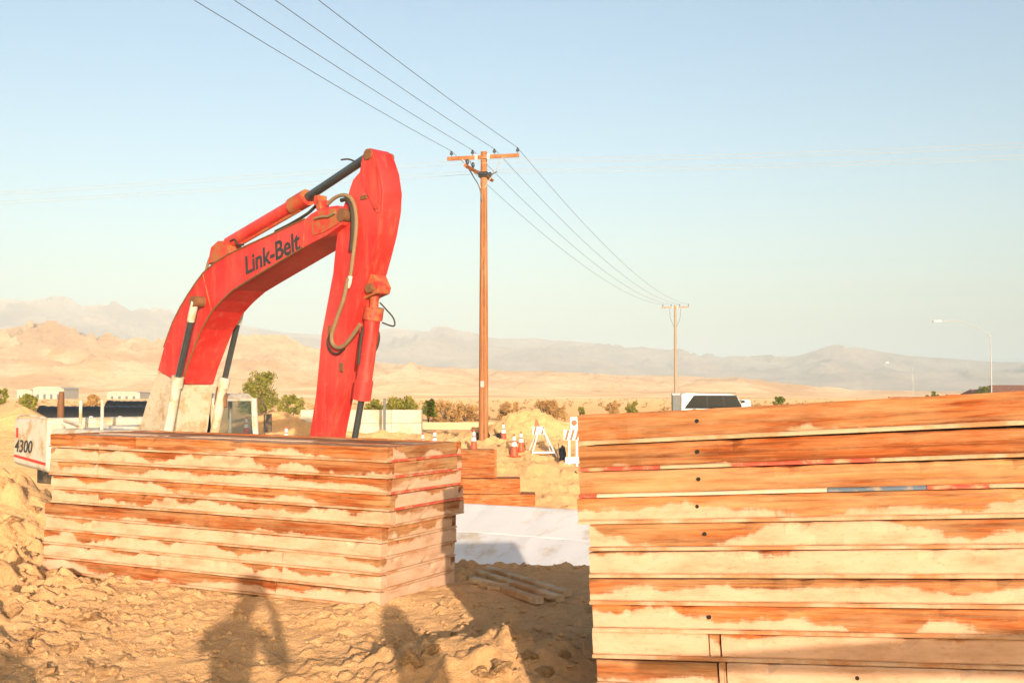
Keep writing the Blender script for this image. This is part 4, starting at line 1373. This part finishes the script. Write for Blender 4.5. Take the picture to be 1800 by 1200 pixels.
# far white sheds on the plain to the left
for i, (x0, x1, yt, yb, lab) in enumerate(((58, 112, 679, 687, 'long white shed on the far plain at the left'), (30, 57, 684, 688, 'small white shed left of the long far one'), (188, 246, 687.5, 691, 'low pale shed on the far plain behind the pipes'))):
    Y = 520
    a = at(x0, yt, Y); b = at(x1, yb, Y)
    root = empty('shed', (a.x, Y, 0))
    L_ = b.x - a.x; Hh = a.z
    MB().box(0, L_, 0, 18, -0.5, Hh * 0.8).build('wall', 'concrete', root)
    MB().prism([(-0.5, Hh * 0.8), (L_ * 0.15, Hh), (L_ * 0.85, Hh * 0.96), (L_ + 0.5, Hh * 0.8)], -0.6, 18.6).build('roof', 'concrete', root)
    for k in range(4):
        MB().box(L_ * (0.12 + 0.22 * k), L_ * (0.12 + 0.22 * k) + L_ * 0.08, -0.06, -0.01, 0, Hh * 0.4).build('door', 'cabinet_grey', root)
    tag(root, lab, 'shed', 'far white sheds')


# ------------------------------------------------------------------ shrubs and trees
def shrub(name, px0, px1, pyt, pyb, Y, mat, seed, lab, nclump=26, leaves=1500, leaf=0.075, group=None, cat='shrub'):
    rnd = random.Random(seed)
    a = at(px0, pyt, Y); b = at(px1, pyb, Y)
    W_ = b.x - a.x
    zg = b.z
    Hh = a.z - zg
    root = empty(name, ((a.x + b.x) / 2, Y, zg))
    tr = MB()
    for k in range(7):
        an_ = rnd.uniform(0, 6.28); l = rnd.uniform(0.2, 0.42) * W_
        tr.tube([(0, 0, -0.25), (0.4 * l * math.cos(an_), 0.4 * l * math.sin(an_), Hh * 0.3), (l * math.cos(an_), l * math.sin(an_), Hh * rnd.uniform(0.55, 0.8))], [0.03 * W_, 0.02 * W_, 0.006 * W_], 5)
    tr.build('trunk', 'bark', root)
    cl = []
    for k in range(nclump):
        an_ = rnd.uniform(0, 6.28); rr = math.sqrt(rnd.random()) * 0.44
        z = rnd.uniform(0.12, 0.92)
        sh = math.sqrt(max(0.05, 1 - ((z - 0.4) / 0.62) ** 2))
        cl.append((rr * sh * W_ * math.cos(an_), rr * sh * W_ * 0.8 * math.sin(an_), z * Hh, rnd.uniform(0.10, 0.2) * min(W_, Hh * 1.3)))
    mb = MB()
    for k in range(leaves):
        cx, cy, cz, cr = cl[rnd.randrange(nclump)]
        d = Vector((rnd.gauss(0, 1), rnd.gauss(0, 1), rnd.gauss(0, 1))).normalized() * cr * (rnd.random() ** 0.45)
        c = Vector((cx, cy, cz)) + d
        if c.z < 0.02: c.z = abs(c.z) + 0.02
        e1 = (Vector((rnd.gauss(0, .6), rnd.gauss(0, .6), rnd.gauss(0.5, .5)))).normalized() * leaf * rnd.uniform(0.6, 1.5)
        e2 = e1.cross(Vector((rnd.gauss(0, 1), rnd.gauss(0, 1), rnd.gauss(0, 1)))).normalized() * leaf * rnd.uniform(0.3, 0.6)
        mb.add([c - e1, c + e2, c + e1, c - e2], [(0, 1, 2, 3)])
    mb.build('crown', mat, root)
    tag(root, lab, cat, group or 'shrubs on the plain')


shrub('bushy_tree', 422, 494, 656, 728, 62, 'leaf_olive', 1, 'tall olive-green bushy tree behind the excavator cab', 44, 5200, 0.075, cat='tree')
shrub('shrub', 487, 537, 696, 728, 60, 'leaf_olive', 2, 'rounded green shrub right of the bushy tree', 24, 2000)
shrub('shrub', 640, 672, 704, 730, 54, 'leaf_olive', 3, 'green shrub behind the wall right of the bucket cylinder')
shrub('shrub', 674, 738, 697, 732, 52, 'leaf_olive', 4, 'wide mixed green shrub along the top of the concrete wall', 34, 2600)
shrub('shrub', 738, 768, 704, 732, 50, 'leaf_green', 5, 'small dark green shrub at the right end of the wall')
shrub('dry_brush', 748, 816, 706, 748, 70, 'leaf_brown', 6, 'brown dry brush between the wall and the pole', 30, 2400)
shrub('dry_brush', 790, 862, 710, 748, 72, 'leaf_brown', 7, 'brown dry brush touching the pole on its left', 30, 2400)
shrub('dry_brush', 862, 936, 708, 740, 75, 'leaf_brown', 8, 'low dry brush right of the pole above the heap', 26, 1800)
shrub('dry_brush', 922, 998, 704, 740, 72, 'leaf_brown', 9, 'rounded tan brush above the barricade flag', 30, 2400)
shrub('shrub', 1010, 1030, 714, 728, 80, 'leaf_olive', 10, 'tiny green shrub left of the near stack corner', 14, 800)
shrub('dry_brush', 1064, 1092, 703, 730, 80, 'leaf_brown', 11, 'tan brush just above the near stack corner', 18, 1000)
shrub('shrub', 1098, 1124, 706, 730, 80, 'leaf_olive', 12, 'small olive shrub right of the tan brush', 18, 1000)
shrub('shrub', 1356, 1386, 697, 716, 85, 'leaf_green', 13, 'lone green shrub right of the white car', 18, 1100)
shrub('shrub', 1628, 1660, 688, 706, 120, 'leaf_green', 14, 'dark green shrub between the low red walls', 20, 1200, 0.11)
shrub('shrub', 1716, 1745, 680, 702, 150, 'leaf_green', 15, 'dark shrub beside the small far house', 18, 1000, 0.12)
shrub('shrub', -14, 12, 680, 712, 60, 'leaf_olive', 16, 'green shrub at the left edge above the sand heaps', 18, 1300)
shrub('shrub', 26, 68, 694, 722, 60, 'leaf_olive', 17, 'olive shrub behind the sand heaps at the left', 22, 1600)
shrub('dry_brush', 148, 182, 694, 716, 60, 'leaf_brown', 18, 'dry brush behind the pipes between the rail posts', 18, 1000)

# scattered scrub far out on the plain
rnd = random.Random(5)
mb = MB()
for k in range(900):
    Y = 110 * (560 / 110) ** rnd.random()
    X = rnd.uniform(-0.62, 0.62) * Y
    if abs(X - 0.45 * Y) < 0 or (Y < 190 and 60 < X < 100): continue
    z0 = gh(X, Y)
    r_ = rnd.uniform(0.2, 0.65)
    for j in range(9):
        a_ = rnd.uniform(0, 6.28)
        c = Vector((X + rnd.gauss(0, r_ * 0.5), Y + rnd.gauss(0, r_ * 0.5), z0 + rnd.uniform(0.05, r_ * 0.8)))
        e1 = Vector((rnd.gauss(0, 1), rnd.gauss(0, 1), rnd.gauss(0, .6))).normalized() * r_ * 0.4
        e2 = e1.cross(Vector((rnd.gauss(0, 1), rnd.gauss(0, 1), rnd.gauss(0, 1)))).normalized() * r_ * 0.3
        mb.add([c - e1, c + e2, c + e1, c - e2], [(0, 1, 2, 3)])
scrub = mb.build('desert_scrub', 'scrub_tan')
tag(scrub, 'low dry scrub scattered over the far plain', 'scrub', kind='stuff')

# ------------------------------------------------------------------ clods and stones
def clod_mesh(seed, r_):
    rr = random.Random(seed)
    bm = bmesh.new()
    bmesh.ops.create_icosphere(bm, subdivisions=3, radius=1.0)
    from mathutils import noise as mn
    o3 = Vector((seed * 7.1, seed * 3.3, seed))
    for v in bm.verts:
        c = v.co.copy()
        k = 1 + 0.75 * mn.noise(c * 1.1 + o3) + 0.4 * mn.noise(c * 2.7 + o3) + 0.22 * mn.noise(c * 6 + o3)
        v.co = Vector((c.x * k * 1.15, c.y * k, c.z * k * 0.62)) * r_
    me = bpy.data.meshes.new('clod')
    bm.to_mesh(me); bm.free()
    me.materials.append(M('earth'))
    return me


CM = [clod_mesh(i, 1.0) for i in range(6)]
spots = [(30, 985, 0.05), (110, 1020, 0.10), (150, 1095, 0.085), (55, 1040, 0.05), (60, 1120, 0.07), (40, 1150, 0.06), (70, 1190, 0.08), (180, 1190, 0.07), (300, 1130, 0.03), (265, 1150, 0.03), (640, 1160, 0.05), (600, 1120, 0.035), (650, 1120, 0.05), (760, 1150, 0.05), (850, 1190, 0.06), (930, 1160, 0.05), (880, 1185, 0.06), (720, 1185, 0.06), (690, 1150, 0.05), (15, 1080, 0.07), (120, 1150, 0.05), (20, 930, 0.06), (60, 905, 0.05), (990, 1170, 0.05), (150, 1180, 0.05), (10, 870, 0.06), (45, 850, 0.07), (220, 1165, 0.04), (800, 1120, 0.04), (960, 1190, 0.05)]
rnd = random.Random(3)
for i, (px, py, s) in enumerate(spots):
    p = onground(px, py)
    o = bpy.data.objects.new('earth_clod', CM[i % 6])
    COL.objects.link(o)
    o.location = (p.x, p.y, gh(p.x, p.y) + s * 0.05)
    o.scale = (s * 0.85, s * 0.85, s * 0.85)
    o.rotation_euler = (rnd.uniform(-.4, .4), rnd.uniform(-.4, .4), rnd.uniform(0, 6))
    tag(o, 'loose clod of dry earth lying on the foreground soil', 'clod', 'clods of earth in the foreground')
# countless small crumbs
mb = MB()
n = 5200
rx_ = np.array([rnd.uniform(-4.6, 1.2) for _ in range(n)]); ry_ = np.array([rnd.uniform(5.2, 10.6) for _ in range(n)])
dens = fbm(rx_ * 0.8 + 5, ry_ * 0.8, 3)
keep = (dens > 0.0) | (rx_ < -2.9)
rx_ = rx_[keep]; ry_ = ry_[keep]
rz_ = ground_h(rx_, ry_)
for x, y, z in zip(rx_, ry_, rz_):
    s = 0.006 + 0.028 * rnd.random() ** 3
    ps = [Vector((rnd.gauss(0, .15), rnd.gauss(0, .15), 0.75)), Vector((1, 0, rnd.uniform(-.1, .3))), Vector((0.1, 1, rnd.uniform(-.1, .3))), Vector((-1, 0.2, rnd.uniform(-.1, .3))), Vector((-0.1, -1, rnd.uniform(-.1, .3))), Vector((0, 0, -0.5))]
    a_ = rnd.uniform(0, 6.28); ca, sa = math.cos(a_), math.sin(a_)
    vs = [(x + s * (q.x * ca - q.y * sa), y + s * (q.x * sa + q.y * ca), z + s * (q.z + 0.2)) for q in ps]
    mb.add(vs, [(0, 1, 2), (0, 2, 3), (0, 3, 4), (0, 4, 1), (5, 2, 1), (5, 3, 2), (5, 4, 3), (5, 1, 4)])
tag(mb.build('soil_crumbs', 'earth'), 'small crumbs of soil strewn over the foreground', 'soil', kind='stuff')

# ------------------------------------------------------------------ the photographer, whose shadow falls on the stack
def person():
    root = empty('person', (-0.1, -0.25, gh(-0.1, -0.25)))
    gz = root.location.z
    J = {}

    def j(n, x, y, z, r):
        J[n] = (Vector((x, y, z)), r)
    # world coordinates, camera at (0,0,1.62)
    j('pelvis', -0.10, -0.30, 0.92, 0.115); j('belly', -0.10, -0.29, 1.08, 0.105); j('chest', -0.09, -0.28, 1.28, 0.12); j('neckb', -0.06, -0.26, 1.45, 0.07); j('neck', -0.04, -0.23, 1.51, 0.05)
    j('head', -0.02, -0.19, 1.60, 0.08); j('crown', -0.02, -0.19, 1.70, 0.07)
    j('shl', -0.23, -0.27, 1.42, 0.06); j('ell', -0.32, -0.12, 1.29, 0.045); j('wrl', -0.12, -0.05, 1.52, 0.032); j('hal', -0.075, -0.045, 1.57, 0.036)
    j('shr', 0.06, -0.27, 1.41, 0.06); j('elr', 0.19, -0.12, 1.18, 0.045); j('wrr', 0.12, -0.05, 1.48, 0.032); j('har', 0.07, -0.045, 1.57, 0.036)
    for s, nm in ((-1, 'l'), (1, 'r')):
        j('hip' + nm, -0.10 + s * 0.08, -0.30, 0.86, 0.085); j('kn' + nm, -0.10 + s * 0.10, -0.28, 0.50, 0.068); j('an' + nm, -0.10 + s * 0.11, -0.31, 0.12, 0.045); j('to' + nm, -0.10 + s * 0.12, -0.16, 0.06, 0.04)
    E = [('pelvis', 'belly'), ('belly', 'chest'), ('chest', 'neckb'), ('neckb', 'neck'), ('neck', 'head'), ('head', 'crown'), ('chest', 'shl'), ('shl', 'ell'), ('ell', 'wrl'), ('wrl', 'hal'), ('chest', 'shr'), ('shr', 'elr'), ('elr', 'wrr'), ('wrr', 'har'), ('pelvis', 'hipl'), ('hipl', 'knl'), ('knl', 'anl'), ('anl', 'tol'), ('pelvis', 'hipr'), ('hipr', 'knr'), ('knr', 'anr'), ('anr', 'tor')]
    keys = list(J)
    me = bpy.data.meshes.new('body')
    lift = gz - 0.02
    me.from_pydata([tuple(J[k][0] + Vector((0, 0, (lift if J[k][0].z < 0.3 else lift * max(0, 1 - J[k][0].z / 0.9)))) - root.location) for k in keys], [(keys.index(a), keys.index(b)) for a, b in E], [])
    o = bpy.data.objects.new('body', me); COL.objects.link(o); o.parent = root
    o.modifiers.new('skin', 'SKIN')
    if not me.skin_vertices:
        bm = bmesh.new(); bm.from_mesh(me); bm.verts.layers.skin.verify(); bm.to_mesh(me); bm.free()
    for i, k in enumerate(keys):
        me.skin_vertices[0].data[i].radius = (J[k][1], J[k][1])
        me.skin_vertices[0].data[i].use_root = (k == 'pelvis')
    ss = o.modifiers.new('sub', 'SUBSURF'); ss.levels = 2; ss.render_levels = 2
    me.materials.append(M('cloth_dark'))
    # fingers round the camera
    for s, base in ((-1, J['hal'][0]), (1, J['har'][0])):
        for q in range(5):
            a = base + Vector((s * 0.005, 0.0, 0.03 - 0.018 * q))
            MB().tube(smooth_path([a, a + Vector((-s * 0.012, 0.03 - 0.003 * q, 0.005)), a + Vector((-s * 0.04, 0.036 - 0.003 * q, 0.0))], 3), [0.009] * 6 + [0.007], 6).build('finger', 'skin', root, True, loc=-root.location)
    hat = MB().lathe([(0.125, 0.0), (0.12, 0.012), (0.10, 0.02), (0.098, 0.09), (0.06, 0.115), (0.01, 0.12)], Vector((-0.02, -0.19, 1.66)) - root.location, 20).build('hat', 'plank_old', root, True)
    tag(root, 'person with hat and raised elbows whose shadow falls on the left stack', 'person')
    cm = empty('handheld_camera', (0, -0.045, 1.62))
    MB().box(-0.065, 0.065, -0.055, 0.005, -0.045, 0.04).build('camera_body', 'black_plastic', cm, bevel=0.008)
    MB().box(-0.025, 0.025, -0.05, 0.0, 0.04, 0.062).build('viewfinder', 'black_plastic', cm, bevel=0.006)
    tag(cm, 'small black camera held up in front of the hatted person', 'camera')


person()

mb = MB()  # unseen plank, added only to throw a shadow band on the right stack
mb.add([(1.62, -0.25, 1.335), (1.62, -0.19, 1.335), (4.7, -0.45, 1.40), (4.7, -0.2, 1.40), (1.62, -0.25, 1.375), (1.62, -0.19, 1.375), (4.7, -0.45, 1.72), (4.7, -0.2, 1.72)], [(0, 1, 3, 2), (4, 6, 7, 5), (0, 4, 5, 1), (2, 3, 7, 6), (0, 2, 6, 4), (1, 5, 7, 3)])
tag(mb.build('shadow_plank', 'plank_old', None, bevel=0.01), 'unseen tapering plank added to cast a shadow across the lower right stack', 'plank')

# ------------------------------------------------------------------ haze
hb = MB().box(-9500, 9500, -60, 12500, -12, 425).build('haze', 'earth')
hb.data.materials.clear()
hm = bpy.data.materials.new('haze_air'); hm.use_nodes = True
nt = hm.node_tree
for n_ in list(nt.nodes): nt.nodes.remove(n_)
pvn = nt.nodes.new('ShaderNodeVolumePrincipled'); out_ = nt.nodes.new('ShaderNodeOutputMaterial')
pvn.inputs['Color'].default_value = (0.74, 0.90, 1.0, 1)
pvn.inputs['Density'].default_value = 0.00022
pvn.inputs['Anisotropy'].default_value = -0.27
nt.links.new(pvn.outputs[0], out_.inputs['Volume'])
hb.data.materials.append(hm)
hb.display_type = 'WIRE'
tag(hb, 'pale haze lying over the plain and hills', 'haze', kind='stuff')
